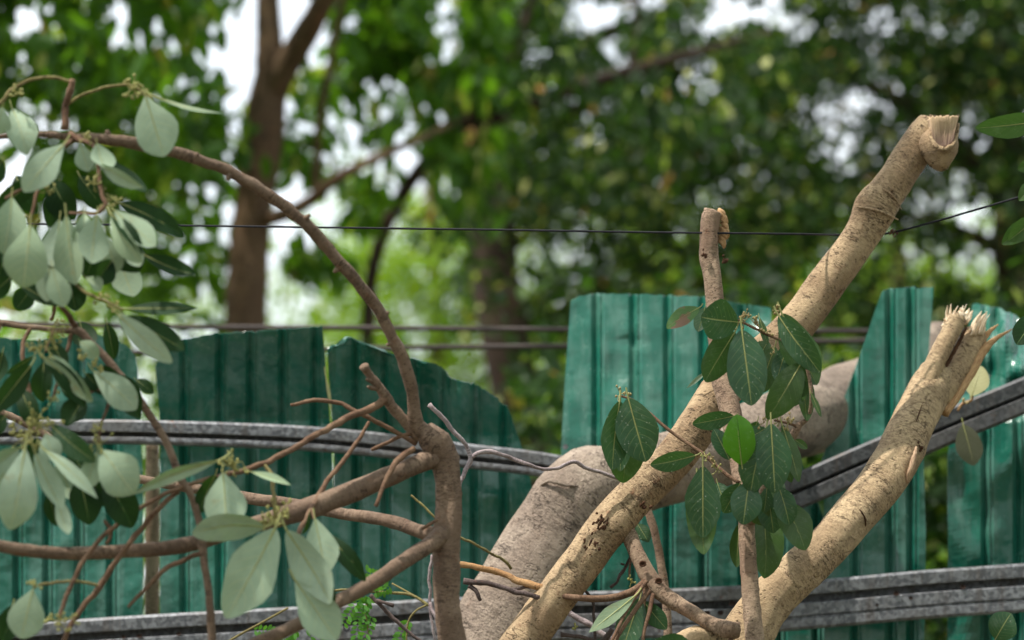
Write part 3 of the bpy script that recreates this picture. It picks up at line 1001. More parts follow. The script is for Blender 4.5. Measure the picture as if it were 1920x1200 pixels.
# torn face: a shallow hollow of pale fibres spreading upwards to a ragged edge
fv, fb = [], []
nI, nJ = 40, 14
for j in range(nJ + 1):
    t = j / nJ
    for i in range(nI + 1):
        u_ = i / nI
        ragged = 4 * mnoise.noise(Vector((u_ * 9, 1.7, 0))) + 5 * mnoise.noise(Vector((u_ * 31, 4.7, 0)))
        xa, xb = 1751 - 7 * t, 1788 + 9 * t
        x = xa + (xb - xa) * u_
        y0 = 268 + 11 * math.sin(u_ * 3.0) - 5 * u_
        y1 = 219 + ragged * 0.75 - 2 * u_
        y = y0 + (y1 - y0) * t
        ex = (x - 1760) / 38
        surf = 4.56 - 0.034 * math.sqrt(max(0.05, 1 - 0.8 * ex * ex)) + 0.008 * t
        hollow = 0.006 * math.sin(math.pi * u_) * math.sin(math.pi * min(1, t + 0.15))
        fibre = 0.0012 * mnoise.noise(Vector((u_ * 34, t * 1.2, 9)))
        fv.append(at(x, y, surf + hollow + fibre - 0.013))
        fb.append((u_ * 0.05, 0.0, t * 0.06))
nF = (nI + 1) * (nJ + 1)
fv = fv + [q + np.array((0, 0.026, 0)) for q in fv]
fb = fb + fb
ff = [(j * (nI + 1) + i, j * (nI + 1) + i + 1, (j + 1) * (nI + 1) + i + 1, (j + 1) * (nI + 1) + i) for j in range(nJ) for i in range(nI)]
edge = [i for i in range(nI + 1)] + [j * (nI + 1) + nI for j in range(1, nJ + 1)] + [nJ * (nI + 1) + i for i in range(nI - 1, -1, -1)] + [j * (nI + 1) for j in range(nJ - 1, 0, -1)]
ff += [tuple(k + nF for k in q[::-1]) for q in ff]
ff += [(a, a + nF, b + nF, b) for a, b in zip(edge, edge[1:] + edge[:1])]
mesh_obj("torn_wood", fv, ff, [M['torn_face']], cl, bco=fb, label="pale torn wood inside the snapped end")
acc = Acc()
for i in range(22):
    rr = random.Random(i + 900)
    x = 1746 + 50 * rr.random()
    dx = (x - 1770) * 0.12
    acc.add(*tube([(x - dx, 236, 4.545, 2.2), (x, 225, 4.545 + rr.uniform(-.006, .01), 1.6), (x + dx + rr.uniform(-2, 2), 217 + rr.uniform(-3, 6), 4.545, 0.4)], k=5, rough=0.2, seed=i, step=3))
acc.build("fibre", [M['torn_face']], cl, kind="stuff")
limb("bark_rim", [(1744, 240, 4.540, 3), (1746, 258, 4.522, 4), (1754, 273, 4.514, 4.5), (1768, 280, 4.511, 5), (1782, 275, 4.517, 4.5), (1792, 258, 4.535, 4), (1797, 232, 4.548, 3)], M['tan_bark'], cl, k=8, rough=0.45, seed=77)
acc = Acc()
for i in range(14):
    rr = random.Random(i + 50)
    x = 1735 + i * 2.0
    v, f, b = tube([(x - 4, 240, 4.585, 6), (x, 226, 4.58, 5), (x + rr.uniform(-3, 6), 217 + rr.uniform(-3, 6), 4.575, 1)], k=5, rough=0.3, seed=i, step=2)
    acc.add(v, f, b)
acc.build("torn_bark", [M['stem_bark']], cl)


def scar_at(px, py, Y, sx, sy, parent, seed=0, n=26, name="bark_scar", label=None):
    acc = Acc()
    for i in range(n):
        rr = random.Random(seed * 100 + i)
        x, y = px + rr.gauss(0, sx), py + rr.gauss(0, sy)
        L = rr.uniform(3, 9)
        an = rr.uniform(-0.5, 0.5) - 0.9
        acc.add(*tube([(x, y, Y + 0.002, 1.2), (x + L * math.cos(an) * .5, y + L * math.sin(an) * .5, Y - 0.001, rr.uniform(1.5, 3.2)), (x + L * math.cos(an), y + L * math.sin(an), Y + 0.003, 0.8)], k=5, rough=0.4, seed=i, step=3))
    return acc.build(name, [M['scar']], parent, label=label)


scar_at(1122, 982, 4.375, 8, 9, cl, 1, label="dark gnawed scar on the lower half")
scar_at(1108, 1020, 4.365, 9, 12, cl, 2, n=12)
scar_at(1205, 948, 4.402, 5, 6, cl, 4, n=8)
scar_at(1672, 437, 4.53, 3, 3, cl, 3, n=9)
# ridges of the swelling near the top
for k_, pts in enumerate(([(1606, 388, 4.545, 1.5), (1635, 392, 4.53, 2.6), (1660, 400, 4.533, 2.4), (1684, 412, 4.55, 1.2)], [(1648, 352, 4.545, 1.2), (1668, 362, 4.535, 2.2), (1682, 378, 4.545, 1.6), (1690, 392, 4.56, 1)], [(1318, 742, 4.46, 1), (1342, 728, 4.455, 1.6), (1360, 708, 4.46, 1.2)])):
    v, f, b = tube(pts, k=6, rough=0.25, seed=20 + k_, step=1)
    mesh_obj("bark_ridge", v, f, M['tan_bark'], cl, bco=b)
# forked side limb underneath
limb("side_limb", [(1166, 972, 4.43, 15), (1180, 1004, 4.42, 15), (1200, 1050, 4.4, 15), (1220, 1087, 4.39, 17), (1245, 1115, 4.38, 16), (1290, 1143, 4.36, 14), (1335, 1170, 4.34, 14), (1362, 1180, 4.33, 17), (1386, 1182, 4.33, 14)],
     M['stem_bark'], cl, k=16, rough=0.10, step=0.4, seed=8, bumps=[(1222, 1095, 4.36, 0.003, 0.012), (1378, 1172, 4.3, 0.006, 0.01)])
limb("side_limb", [(1216, 1086, 4.385, 8), (1203, 1098, 4.38, 8), (1190, 1107, 4.375, 7.5), (1152, 1120, 4.37, 6.8), (1115, 1123, 4.365, 6.5), (1085, 1121, 4.36, 6), (1050, 1117, 4.38, 5)], M['twig_bark'], cl, k=9, rough=0.08, seed=9)
for i, (x, y) in enumerate(((1205, 1057), (1235, 1089))):
    c = at(x, y, 4.373)
    ringp = [(c[0] + 0.005 * math.cos(a), c[1] - 0.003, c[2] + 0.004 * math.sin(a), 0.0019) for a in np.linspace(0, 2 * math.pi, 9)]
    v, f, b = tube(ringp, k=5, world=True, rough=0.3, cap=False)
    acc = Acc(); acc.add(v, f, b)
    iv, if_ = ico()
    acc.add(iv * np.array((0.0045, 0.0022, 0.0035)) + c, if_)
    acc.build("knot", [M['scar']], cl)
for i, pts in enumerate((
    [(1212, 1090, 4.37, 4), (1180, 1136, 4.33, 3.6), (1150, 1196, 4.3, 3.2), (1120, 1260, 4.28, 3)],
    [(1217, 1108, 4.37, 5), (1190, 1145, 4.34, 4.2), (1157, 1196, 4.31, 3.6), (1130, 1260, 4.3, 3)],
    [(1224, 1114, 4.37, 4.5), (1217, 1150, 4.35, 4), (1208, 1182, 4.34, 3.5), (1205, 1260, 4.32, 3)],
    [(1184, 1043, 4.42, 2.4), (1181, 1062, 4.41, 2.2), (1180, 1086, 4.4, 1.6)],
    [(1209, 1098, 4.375, 4), (1208, 1128, 4.37, 3.2), (1204, 1180, 4.36, 2.6)])):
    limb("twig", pts, M['twig_bark'], cl, k=7, rough=0.1, seed=30 + i)
buds(cl, 1183, 1090, 4.4, n=9, spread=14, r=2.2, seed=1)
leaf(cl, (1192, 1116), (1104, 1186), 30, 4.33, 'under', 'leaf_shade', roll=0.1, curl=0.05, fold=0.05, shape='lan', dz=0.03)
leaf(cl, (1200, 1122), (1168, 1215), 52, 4.36, 'top', 'leaf', roll=0.2)
leaf(cl, (1207, 1128), (1250, 1180), 34, 4.37, 'top', 'leaf', roll=-0.3)
leaf(cl, (1315, 1245), (1206, 1222), 92, 4.2, 'top', 'leaf', roll=0.1, curl=0.05, fold=0.03)
leaf(cl, (1440, 1245), (1340, 1235), 70, 4.18, 'top', 'leaf', roll=-0.1, curl=0.05, fold=0.03)
limb("twig", [(1300, 1252, 4.22, 3), (1322, 1248, 4.2, 3), (1380, 1275, 4.2, 3.5), (1370, 1200, 4.33, 5)], M['twig_bark'], cl, k=7, seed=36)

# ------------------------------------------------------------------ upright stem that carries the leaf clusters
st = thing("leafy_stem", "slim upright stem crossing the broken limb, with hanging clusters of dark speckled leaves", "tree stem", (*at(1432, 1300, 4.25)[:2], 0.0))
limb("stem", [('w', 0.5, 4.15, 0.0, 0.024), (1424, 1310, 4.24, 20), (1415, 1200, 4.26, 18), (1408, 1120, 4.27, 16.5), (1402, 1040, 4.28, 16), (1398, 965, 4.3, 16), (1390, 900, 4.33, 17), (1381, 840, 4.36, 18), (1370, 775, 4.39, 20), (1354, 712, 4.42, 20), (1346, 640, 4.44, 18), (1341, 570, 4.45, 17), (1336, 520, 4.455, 17.5), (1329, 480, 4.46, 18), (1330, 440, 4.46, 18), (1334, 405, 4.46, 18), (1337, 396, 4.46, 17)],
     M['stem_bark'], st, k=18, rough=0.10, step=0.4, seed=11, bumps=[(1316, 482, 4.44, 0.004, 0.008), (1353, 497, 4.44, 0.003, 0.006), (1340, 455, 4.44, 0.002, 0.008), (1402, 962, 4.27, 0.004, 0.012)])
acc = Acc()
for i in range(40):
    rr = random.Random(i + 300)
    y = 398 + rr.random() * 62
    x = 1353 + 12 * math.sin((y - 392) / 70 * math.pi) * rr.uniform(0.3, 1.0)
    acc.add(*tube([(x - 8, y - 6, 4.47, 3.5), (x, y, 4.463, 3.4), (x + rr.uniform(0, 5), y + rr.uniform(4, 13), 4.468, 1)], k=5, rough=0.3, seed=i, step=3))
acc.build("torn_wood", [M['peel']], st, label="torn brown wood hanging from the broken top")
scar_at(1415, 962, 4.272, 5, 7, st, 7, n=16, name="broken_knot")
scar_at(1320, 480, 4.435, 2, 5, st, 8, n=7, name="bark_scar")
scar_at(1356, 492, 4.44, 2, 5, st, 9, n=7, name="bark_scar")
TW = [
    [(1408, 978, 4.28, 11), (1418, 950, 4.26, 9.5), (1430, 925, 4.24, 8.5), (1450, 880, 4.22, 7.5), (1478, 835, 4.21, 7), (1493, 806, 4.2, 8), (1500, 795, 4.2, 6), (1512, 788, 4.2, 4), (1519, 770, 4.19, 3.5), (1521, 740, 4.18, 3.5), (1516, 703, 4.18, 3.5), (1508, 676, 4.18, 3.4), (1497, 657, 4.18, 3.2)],
    [(1497, 657, 4.18, 3.2), (1481, 646, 4.18, 3), (1446, 630, 4.18, 3), (1416, 616, 4.18, 2.8), (1396, 606, 4.18, 2.6), (1380, 599, 4.18, 2.4)],
    [(1386, 905, 4.25, 4), (1364, 891, 4.26, 3.8), (1340, 870, 4.27, 3.6), (1318, 851, 4.28, 3.5), (1286, 829, 4.29, 3.4), (1245, 799, 4.3, 3.2), (1215, 772, 4.31, 2.8), (1182, 748, 4.31, 2.5), (1163, 742, 4.31, 2.2)],
    [(1496, 655, 4.18, 2.6), (1484, 628, 4.17, 2.4), (1466, 600, 4.17, 2.2), (1456, 586, 4.17, 2)],
    [(1497, 800, 4.2, 3), (1475, 793, 4.19, 2.5), (1452, 788, 4.19, 2.2)],
]
for i, pts in enumerate(TW):
    limb("twig", pts, M['twig_bark'] if i != 0 else M['stem_bark'], st, k=8, rough=0.12, seed=40 + i, step=1.5)
for (x, y, Y, n, sp, r) in ((1163, 738, 4.3, 9, 15, 2.8), (1391, 597, 4.16, 10, 18, 2.7), (1414, 606, 4.17, 9, 16, 2.6), (1456, 580, 4.16, 7, 14, 2.7), (1440, 626, 4.17, 6, 16, 2.4), (1478, 793, 4.17, 9, 16, 2.5), (1340, 868, 4.25, 9, 18, 2.2), (1432, 793, 4.17, 5, 12, 2.4), (1450, 655, 4.17, 5, 14, 2), (1376, 612, 4.16, 6, 15, 2.2)):
    buds(st, x, y, Y, n=n, spread=sp, r=r, mat='bud_brown', seed=2)
for x, y in ((1325, 858), (1345, 880), (1460, 790)):
    buds(st, x, y, 4.22, n=7, spread=14, r=1.8, mat='bud', seed=5)
A = lambda *a, **k: leaf(st, *a, **k)
for b_, t_, w_, m_ in (((1400, 640), (1372, 700), 50, 'leaf_olive'), ((1425, 650), (1436, 720), 46, 'leaf'), ((1490, 660), (1470, 735), 44, 'leaf_olive'), ((1350, 640), (1335, 705), 44, 'leaf'), ((1420, 790), (1400, 850), 40, 'leaf_olive'), ((1456, 812), (1478, 880), 40, 'leaf'), ((1410, 925), (1432, 985), 44, 'leaf_olive'), ((1442, 930), (1450, 1000), 46, 'leaf'), ((1345, 905), (1362, 955), 36, 'leaf'), ((1476, 610), (1500, 680), 46, 'leaf')):
    A(b_, t_, w_, 4.25, 'top', m_)
A((1311, 577), (1250, 616), 34, 4.17, 'top', 'leaf_brown', roll=-0.35, label="green leaf blotched brown and pink")
A((1322, 576), (1309, 622), 30, 4.21, 'top')
A((1384, 604), (1314, 594), 76, 4.15, 'top', roll=0.15, fold=0.08)
A((1378, 622), (1322, 716), 62, 4.17, 'top', roll=0.2, mat='leaf_olive', fold=0.05)
A((1391, 618), (1409, 761), 76, 4.14, 'top', roll=0.0, fold=0.1, curl=0.04)
A((1453, 650), (1424, 738), 48, 4.22, 'top', mat='leaf_olive')
A((1478, 642), (1455, 716), 34, 4.2, 'top')
A((1440, 640), (1412, 690), 46, 4.24, 'top', mat='leaf_olive')
A((1460, 592), (1538, 700), 48, 4.14, 'top', roll=-0.25, fold=0.2)
A((1466, 588), (1532, 722), 66, 4.18, 'top', roll=0.25, mat='leaf_olive', fold=0.1)
A((1424, 596), (1440, 648), 14, 4.19, 'top', mat='leaf_olive')
A((1503, 680), (1438, 786), 60, 4.15, 'top', roll=0.1, mat='leaf_olive', fold=0.1)
A((1498, 690), (1488, 762), 44, 4.19, 'top', mat='leaf_olive')
A((1505, 688), (1513, 790), 34, 4.2, 'top', mat='leaf_olive', roll=0.3)
A((1520, 735), (1540, 782), 11, 4.17, 'top', mat='leaf_olive')
A((1330, 692), (1287, 728), 8, 4.2, 'under', 'leaf_shade', shape='lan')
A((1162, 752), (1148, 882), 54, 4.27, 'top', roll=0.35, fold=0.15)
A((1163, 754), (1163, 884), 46, 4.29, 'top', roll=-0.2, mat='leaf', bite=(1, 0.75, 0.14))
A((1178, 746), (1211, 866), 78, 4.26, 'top', roll=-0.1, fold=0.12, curl=0.03)
A((1172, 800), (1168, 906), 66, 4.34, 'top', mat='leaf_olive', fold=0.05)
A((1304, 854), (1219, 872), 36, 4.2, 'top', roll=0.25, fold=0.15, curl=0.08, label="small leaf lying level against the limb")
A((1376, 780), (1298, 795), 34, 4.22, 'top', roll=0.2)
A((1391, 872), (1381, 777), 60, 4.15, 'top', 'leaf_bright', roll=0.1, fold=0.1, label="green leaf with yellow specks, coloured bright as if backlit")
A((1368, 862), (1338, 804), 34, 4.21, 'top')
A((1386, 805), (1360, 860), 40, 4.24, 'top')
A((1436, 803), (1400, 826), 30, 4.2, 'top')
A((1446, 794), (1453, 925), 66, 4.13, 'top', roll=0.05, fold=0.12, curl=0.03)
A((1436, 806), (1407, 926), 58, 4.16, 'top', roll=-0.15)
A((1466, 795), (1498, 904), 28, 4.18, 'top', roll=0.5, mat='leaf_olive')
A((1468, 830), (1484, 905), 30, 4.2, 'top', mat='leaf_olive')
A((1490, 824), (1514, 841), 15, 4.2, 'top', mat='leaf_olive')
A((1318, 874), (1318, 1009), 64, 4.18, 'top', roll=0.05, fold=0.1, curl=0.03)
A((1308, 900), (1320, 1040), 56, 4.21, 'top', mat='leaf_olive', roll=-0.1)
A((1388, 906), (1356, 962), 40, 4.22, 'top', roll=0.2)
A((1405, 902), (1393, 984), 58, 4.17, 'top', roll=-0.1, fold=0.08)
A((1438, 914), (1432, 962), 26, 4.22, 'top')
A((1460, 912), (1480, 985), 42, 4.2, 'top', roll=0.2)
A((1470, 938), (1510, 1032), 60, 4.25, 'top', mat='leaf_olive', fold=0.04)
A((1432, 952), (1433, 1085), 64, 4.34, 'top', mat='leaf_olive', roll=0.2, fold=0.3)
A((1386, 982), (1381, 1064), 30, 4.34, 'top', mat='leaf_olive')
A((1195, 982), (1216, 1017), 26, 4.5, 'top')
A((1462, 900), (1456, 950), 30, 4.27, 'top', mat='leaf_olive')

# ------------------------------------------------------------------ splintered trunk on the right
sp = thing("splintered_trunk", "pale sunlit trunk curving up to a split top of raw splinters, near the bent rail", "tree trunk", (*at(1385, 1300, 4.45)[:2], 0.0))
limb("trunk", [('w', 0.28, 4.25, 0.0, 0.085), (1330, 1330, 4.42, 55.0), (1392, 1205, 4.44, 49.9), (1440, 1130, 4.46, 44.7), (1505, 1068, 4.48, 41.3), (1560, 1015, 4.51, 40.4), (1600, 968, 4.54, 40.4), (1640, 922, 4.57, 41.3), (1672, 876, 4.6, 42.1), (1700, 820, 4.64, 42.1), (1725, 765, 4.68, 40.4), (1745, 728, 4.71, 39.6), (1758, 702, 4.73, 36.1)],
     M['pale_bark'], sp, k=28, rough=0.06, step=0.28, seed=14, bumps=[(1695, 915, 4.55, 0.004, 0.015), (1740, 850, 4.6, 0.005, 0.02), (1640, 850, 4.57, 0.004, 0.02)])
limb("prong", [(1730, 748, 4.69, 26), (1743, 706, 4.69, 20), (1761, 664, 4.70, 18), (1780, 628, 4.71, 17.5), (1796, 597, 4.72, 17)], M['pale_bark'], sp, k=16, rough=0.08, step=0.35, seed=15, jag=0.012)
limb("prong", [(1754, 745, 4.7, 27), (1780, 712, 4.72, 24), (1803, 678, 4.74, 22), (1818, 648, 4.755, 22.5), (1830, 624, 4.765, 22)], M['pale_bark'], sp, k=16, rough=0.08, step=0.35, seed=16, jag=0.012)
limb("bark_crack", [(1752, 730, 4.675, 2), (1765, 704, 4.69, 3.4), (1784, 668, 4.71, 3.8), (1801, 636, 4.726, 3.4), (1812, 614, 4.735, 2.5)], M['scar'], sp, k=7, rough=0.3, seed=90)
limb("inner_wood", [(1788, 612, 4.72, 13), (1797, 595, 4.72, 12), (1802, 587, 4.72, 8)], M['splinter'], sp, k=9, rough=0.35, seed=91, jag=0.01)
limb("inner_wood", [(1826, 636, 4.77, 16), (1834, 620, 4.77, 14), (1839, 610, 4.77, 9)], M['splinter'], sp, k=9, rough=0.35, seed=92, jag=0.01)
for i in range(14):
    rr = random.Random(i + 700)
    q = rr.random()
    x0, y0 = (1782 + 26 * q, 600 - 8 * q) if i % 2 else (1818 + 28 * q, 622 - 4 * q)
    ln = rr.uniform(14, 34)
    limb("splinter", [(x0, y0 + 8, 4.735, 2.6), (x0 + ln * 0.25, y0 - ln * 0.5, 4.735 + rr.uniform(-.01, .01), 1.8), (x0 + ln * 0.45 + rr.uniform(-4, 4), y0 - ln, 4.735 + rr.uniform(-.02, .02), 0.5)], M['splinter'], sp, k=5, rough=0.3, step=2, seed=700 + i)
limb("peeled_strip", [(1770, 775, 4.70, 10), (1796, 735, 4.72, 11), (1822, 690, 4.74, 12), (1845, 655, 4.75, 9), (1866, 636, 4.75, 5), (1898, 617, 4.74, 1)], M['peel'], sp, k=10, rough=0.2, step=0.8, seed=17)
limb("peeled_strip", [(1818, 690, 4.75, 7), (1838, 650, 4.76, 6), (1852, 625, 4.76, 5), (1872, 608, 4.76, 1.2)], M['peel'], sp, k=8, rough=0.2, step=0.8, seed=18)
for i, pts in enumerate((
    [(1768, 628, 4.74, 5), (1776, 600, 4.75, 4), (1775, 586, 4.75, 2.5), (1777, 573, 4.74, 0.6)],
    [(1772, 615, 4.74, 5), (1781, 592, 4.75, 3.5), (1783, 570, 4.75, 0.6)],
    [(1777, 610, 4.74, 4), (1786, 594, 4.75, 3), (1789, 582, 4.75, 0.6)],
    [(1796, 600, 4.75, 6), (1803, 588, 4.76, 4), (1809, 577, 4.76, 0.6)],
    [(1803, 602, 4.75, 8), (1812, 590, 4.76, 6), (1818, 578, 4.76, 0.8)],
    [(1808, 604, 4.75, 7), (1818, 592, 4.76, 5), (1824, 582, 4.76, 0.8)],
    [(1822, 622, 4.75, 8), (1831, 602, 4.75, 6), (1841, 583, 4.75, 0.6)],
    [(1828, 620, 4.75, 7), (1838, 602, 4.75, 5), (1851, 584, 4.75, 0.6)],
    [(1834, 622, 4.76, 6), (1840, 608, 4.76, 4), (1845, 596, 4.76, 0.8)],
    [(1766, 614, 4.75, 3), (1772, 604, 4.75, 3), (1770, 598, 4.74, 1)])):
    limb("splinter", pts, M['splinter'], sp, k=6, rough=0.25, step=1.0, seed=60 + i)
limb("bark_flap", [(1700, 905, 4.565, 3), (1707, 882, 4.555, 6), (1714, 858, 4.56, 5), (1718, 838, 4.575, 2)], M['raw_wood'], sp, k=8, rough=0.3, seed=71, label="lifted flap of bark with raw wood")
scar_at(1722, 842, 4.59, 3, 6, sp, 12, n=9, name="bark_scar")
for i, pts in enumerate(([(1738, 735, 4.652, 1), (1728, 762, 4.632, 1.6), (1718, 790, 4.605, 1)], [(1760, 718, 4.67, 1), (1748, 748, 4.648, 1.5), (1735, 772, 4.63, 1)], [(1612, 955, 4.49, 1), (1622, 972, 4.495, 2), (1622, 992, 4.51, 1)])):
    limb("bark_crack", pts, M['scar'], sp, k=5, rough=0.4, seed=80 + i)
limb("root_stub", [(1358, 1215, 4.4, 26), (1320, 1196, 4.36, 24), (1290, 1200, 4.34, 22), (1265, 1215, 4.33, 20)], M['pale_bark'], sp, k=14, rough=0.12, seed=19)

# ------------------------------------------------------------------ arching brown branch on the left, nearest
ab = thing("arching_branch", "brown branch knobbly at its fork, one arm arching high over the torn sheet", "tree branch", (*at(850, 1300, 4.05)[:2], 0.0))
limb("stem", [('w', -0.02, 4.0, 0.0, 0.03), (856, 1320, 4.05, 29), (846, 1200, 4.05, 26), (838, 1130, 4.05, 25), (837, 1040, 4.05, 25), (841, 950, 4.05, 25), (838, 890, 4.05, 25), (828, 846, 4.05, 29), (812, 825, 4.04, 27), (795, 806, 4.04, 20)],
     M['brown_bark'], ab, k=18, rough=0.15, step=0.3, seed=21, bumps=[(840, 822, 4.02, 0.004, 0.012), (800, 850, 4.02, 0.004, 0.012), (835, 850, 4.0, 0.003, 0.01), (815, 1005, 4.03, 0.004, 0.015)])
limb("limb", [(800, 818, 4.04, 20), (780, 795, 4.03, 16), (776, 765, 4.02, 12.5), (770, 715, 4.0, 12), (752, 665, 3.98, 12), (725, 612, 3.96, 11.5), (690, 552, 3.93, 11.5), (645, 500, 3.9, 11.5), (600, 450, 3.87, 11.5), (540, 392, 3.84, 11.5), (470, 345, 3.81, 11), (400, 310, 3.78, 11), (320, 284, 3.75, 11), (230, 266, 3.72, 12), (180, 261, 3.71, 10), (75, 252, 3.7, 6), (-60, 262, 3.69, 5)], M['brown_bark'], ab, k=12, rough=0.2, seed=22, kink=0.3)
limb("limb", [(790, 818, 4.04, 14), (760, 788, 4.03, 11), (735, 760, 4.02, 10), (722, 742, 4.01, 9.5), (705, 718, 4.0, 8), (690, 697, 3.99, 7), (684, 686, 3.98, 8)], M['brown_bark'], ab, k=10, rough=0.2, seed=23, kink=0.5, bumps=[(685, 688, 3.97, 0.004, 0.008), (700, 715, 3.99, 0.003, 0.006), (723, 748, 4.0, 0.003, 0.01)])
for i_, (x, y, Y, dx, dy) in enumerate(((715, 598, 3.955, 9, -9), (640, 497, 3.9, -9, 9), (566, 415, 3.85, 10, -8), (432, 322, 3.79, -4, 11), (268, 272, 3.73, -2, -11), (742, 640, 3.97, -11, 5), (205, 262, 3.715, -3, -12), (366, 300, 3.765, 3, -9))):
    limb("bud_stub", [(x, y, Y, 6), (x + dx, y + dy, Y - 0.004, 5.5), (x + dx * 1.5, y + dy * 1.5, Y - 0.006, 3)], M['brown_bark'], ab, k=7, rough=0.3, seed=i_)
for x, y in ((690, 712), (693, 726)):
    limb("bud_stub", [(x + 14, y + 4, 4.0, 4), (x, y, 3.985, 4), (x - 3, y - 1, 3.98, 2.5)], M['brown_bark'], ab, k=7, rough=0.2)
limb("limb", [(815, 858, 4.04, 20), (790, 868, 4.03, 18), (712, 900, 3.98, 19), (640, 930, 3.94, 20), (587, 950, 3.91, 20), (537, 966, 3.88, 19), (500, 978, 3.87, 16), (456, 990, 3.85, 14.5), (362, 1019, 3.82, 14.5), (300, 1029, 3.8, 14), (240, 1033, 3.78, 13), (133, 1038, 3.75, 12.5), (40, 1031, 3.72, 12), (-20, 1020, 3.7, 12), (-120, 1005, 3.66, 11)], M['brown_bark'], ab, k=14, rough=0.09, seed=24, kink=0.1)
limb("limb", [(826, 1006, 4.05, 19), (800, 1000, 4.06, 15), (737, 979, 4.1, 12.5), (628, 960, 4.16, 11.5), (519, 941, 4.2, 11.5), (447, 931, 4.22, 11), (362, 916, 4.24, 9.5), (275, 901, 4.25, 8.5), (200, 880, 4.26, 8), (120, 838, 4.26, 7.5), (50, 795, 4.26, 7), (-40, 755, 4.26, 6)], M['brown_bark'], ab, k=12, rough=0.12, seed=25, kink=0.25)
limb("limb", [(832, 1000, 4.04, 19), (810, 1018, 4.02, 16), (769, 1044, 3.98, 15), (691, 1097, 3.92, 14), (628, 1131, 3.88, 13.5), (550, 1175, 3.84, 13), (470, 1212, 3.8, 12.5), (380, 1250, 3.77, 12)], M['brown_bark'], ab, k=12, rough=0.08, seed=26, kink=0.15)
TWG = [
    [(724, 748, 4.01, 8), (700, 764, 3.99, 7.5), (669, 777, 3.96, 7), (587, 819, 3.9, 6), (540, 846, 3.86, 5.5), (494, 869, 3.83, 5.5), (450, 884, 3.81, 5), (400, 895, 3.79, 4.5), (350, 910, 3.77, 4.2), (300, 931, 3.75, 4.2), (240, 968, 3.73, 4.2), (170, 1032, 3.71, 4.4), (130, 1105, 3.7, 4.4), (112, 1160, 3.69, 4)],
    [(544, 760, 3.98, 3), (594, 750, 3.99, 4), (637, 757, 4.0, 4.3), (675, 776, 4.0, 4.5), (728, 802, 4.02, 4.5), (780, 832, 4.04, 5)],
    [(692, 790, 4.0, 3), (669, 831, 3.98, 4), (619, 894, 3.94, 4.5), (600, 925, 3.92, 5), (580, 962, 3.86, 5), (556, 1005, 3.82, 4.5)],
    [(697, 843, 4.02, 3.5), (730, 828, 4.03, 3.6), (762, 815, 4.03, 4), (790, 812, 4.04, 4.5)],
    [(775, 842, 4.01, 6), (745, 862, 3.98, 6), (734, 880, 3.96, 5), (722, 905, 3.95, 4.5), (710, 935, 3.94, 4), (704, 950, 3.94, 4.5)],
    [(495, 870, 3.83, 3.5), (508, 890, 3.82, 4), (512, 915, 3.81, 4), (515, 945, 3.8, 3.5), (515, 965, 3.8, 3)],
    [(820, 975, 4.02, 3), (800, 987, 4.01, 3.5), (790, 992, 4.01, 2.6)],
    [(585, 955, 3.86, 3), (590, 975, 3.84, 3)],
    [(122, 246, 3.7, 8), (122, 225, 3.7, 7), (124, 196, 3.7, 6.5), (130, 170, 3.69, 6.5), (136, 150, 3.69, 6)],
    [(132, 153, 3.69, 3.5), (110, 147, 3.69, 3.5), (88, 145, 3.69, 3.6), (50, 153, 3.68, 3.8), (25, 165, 3.68, 4), (5, 188, 3.67, 4), (-30, 230, 3.66, 4)],
    [(129, 194, 3.7, 3.4), (150, 180, 3.7, 3.2), (175, 171, 3.69, 3.2), (200, 163, 3.69, 3), (224, 159, 3.69, 3), (255, 164, 3.68, 3.2), (275, 180, 3.68, 3)],
    [(130, 250, 3.7, 6), (150, 262, 3.68, 5), (170, 270, 3.67, 4.5), (182, 285, 3.66, 4), (185, 320, 3.66, 4), (188, 352, 3.65, 4), (200, 385, 3.64, 4)],
    [(140, 258, 3.7, 5), (120, 275, 3.68, 4.5), (90, 300, 3.67, 4), (70, 360, 3.65, 3.6), (58, 410, 3.64, 3.4)],
    [(200, 385, 3.64, 4), (180, 400, 3.64, 3.4), (160, 400, 3.64, 3), (130, 400, 3.65, 3)],
    [(70, 345, 3.65, 3), (40, 355, 3.65, 3), (10, 372, 3.66, 3)],
    [(140, 530, 3.68, 3), (155, 545, 3.67, 3), (176, 556, 3.66, 3.2), (200, 565, 3.65, 3), (228, 580, 3.65, 3)],
]
for i, pts in enumerate(TWG):
    m_ = 'olive_twig' if i in (9, 10, 15, 5) else 'twig_bark'
    limb("twig", pts, M[m_], ab, k=8, rough=0.25, step=1.1, kink=0.5, seed=100 + i)
B_ = lambda *a, **k: leaf(ab, *a, **k)
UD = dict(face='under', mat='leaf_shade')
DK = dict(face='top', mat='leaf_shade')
B_((272, 178), (308, 294), 92, 3.62, shape='obo', roll=0.1, fold=0.06, cup=0.1, curl=0.03, **UD)
B_((5, 200), (-10, 252), 52, 3.64, shape='obo', **UD)
B_((22, 202), (52, 292), 60, 3.68, shape='obo', roll=0.3, **UD)
B_((122, 268), (44, 360), 64, 3.6, shape='obo', roll=-0.1, fold=0.05, wavy=0.08, **UD)
B_((182, 268), (200, 318), 52, 3.61, shape='obo', roll=0.5, fold=0.3, **UD)
B_((186, 300), (275, 360), 40, 3.63, roll=0.75, fold=0.3, **DK)
B_((184, 305), (270, 352), 30, 3.6, roll=-0.6, shape='lan', **UD)
B_((96, 338), (142, 412), 66, 3.7, **DK)
B_((85, 325), (-14, 405), 44, 3.68, roll=0.4, **DK)
B_((57, 420), (44, 540), 90, 3.58, shape='obo', roll=0.05, fold=0.06, cup=0.12, **UD)
B_((22, 368), (8, 478), 74, 3.62, shape='obo', **UD)
B_((5, 300), (-30, 345), 50, 3.66, **DK)
B_((124, 402), (142, 534), 66, 3.6, shape='obo', roll=-0.35, **UD)
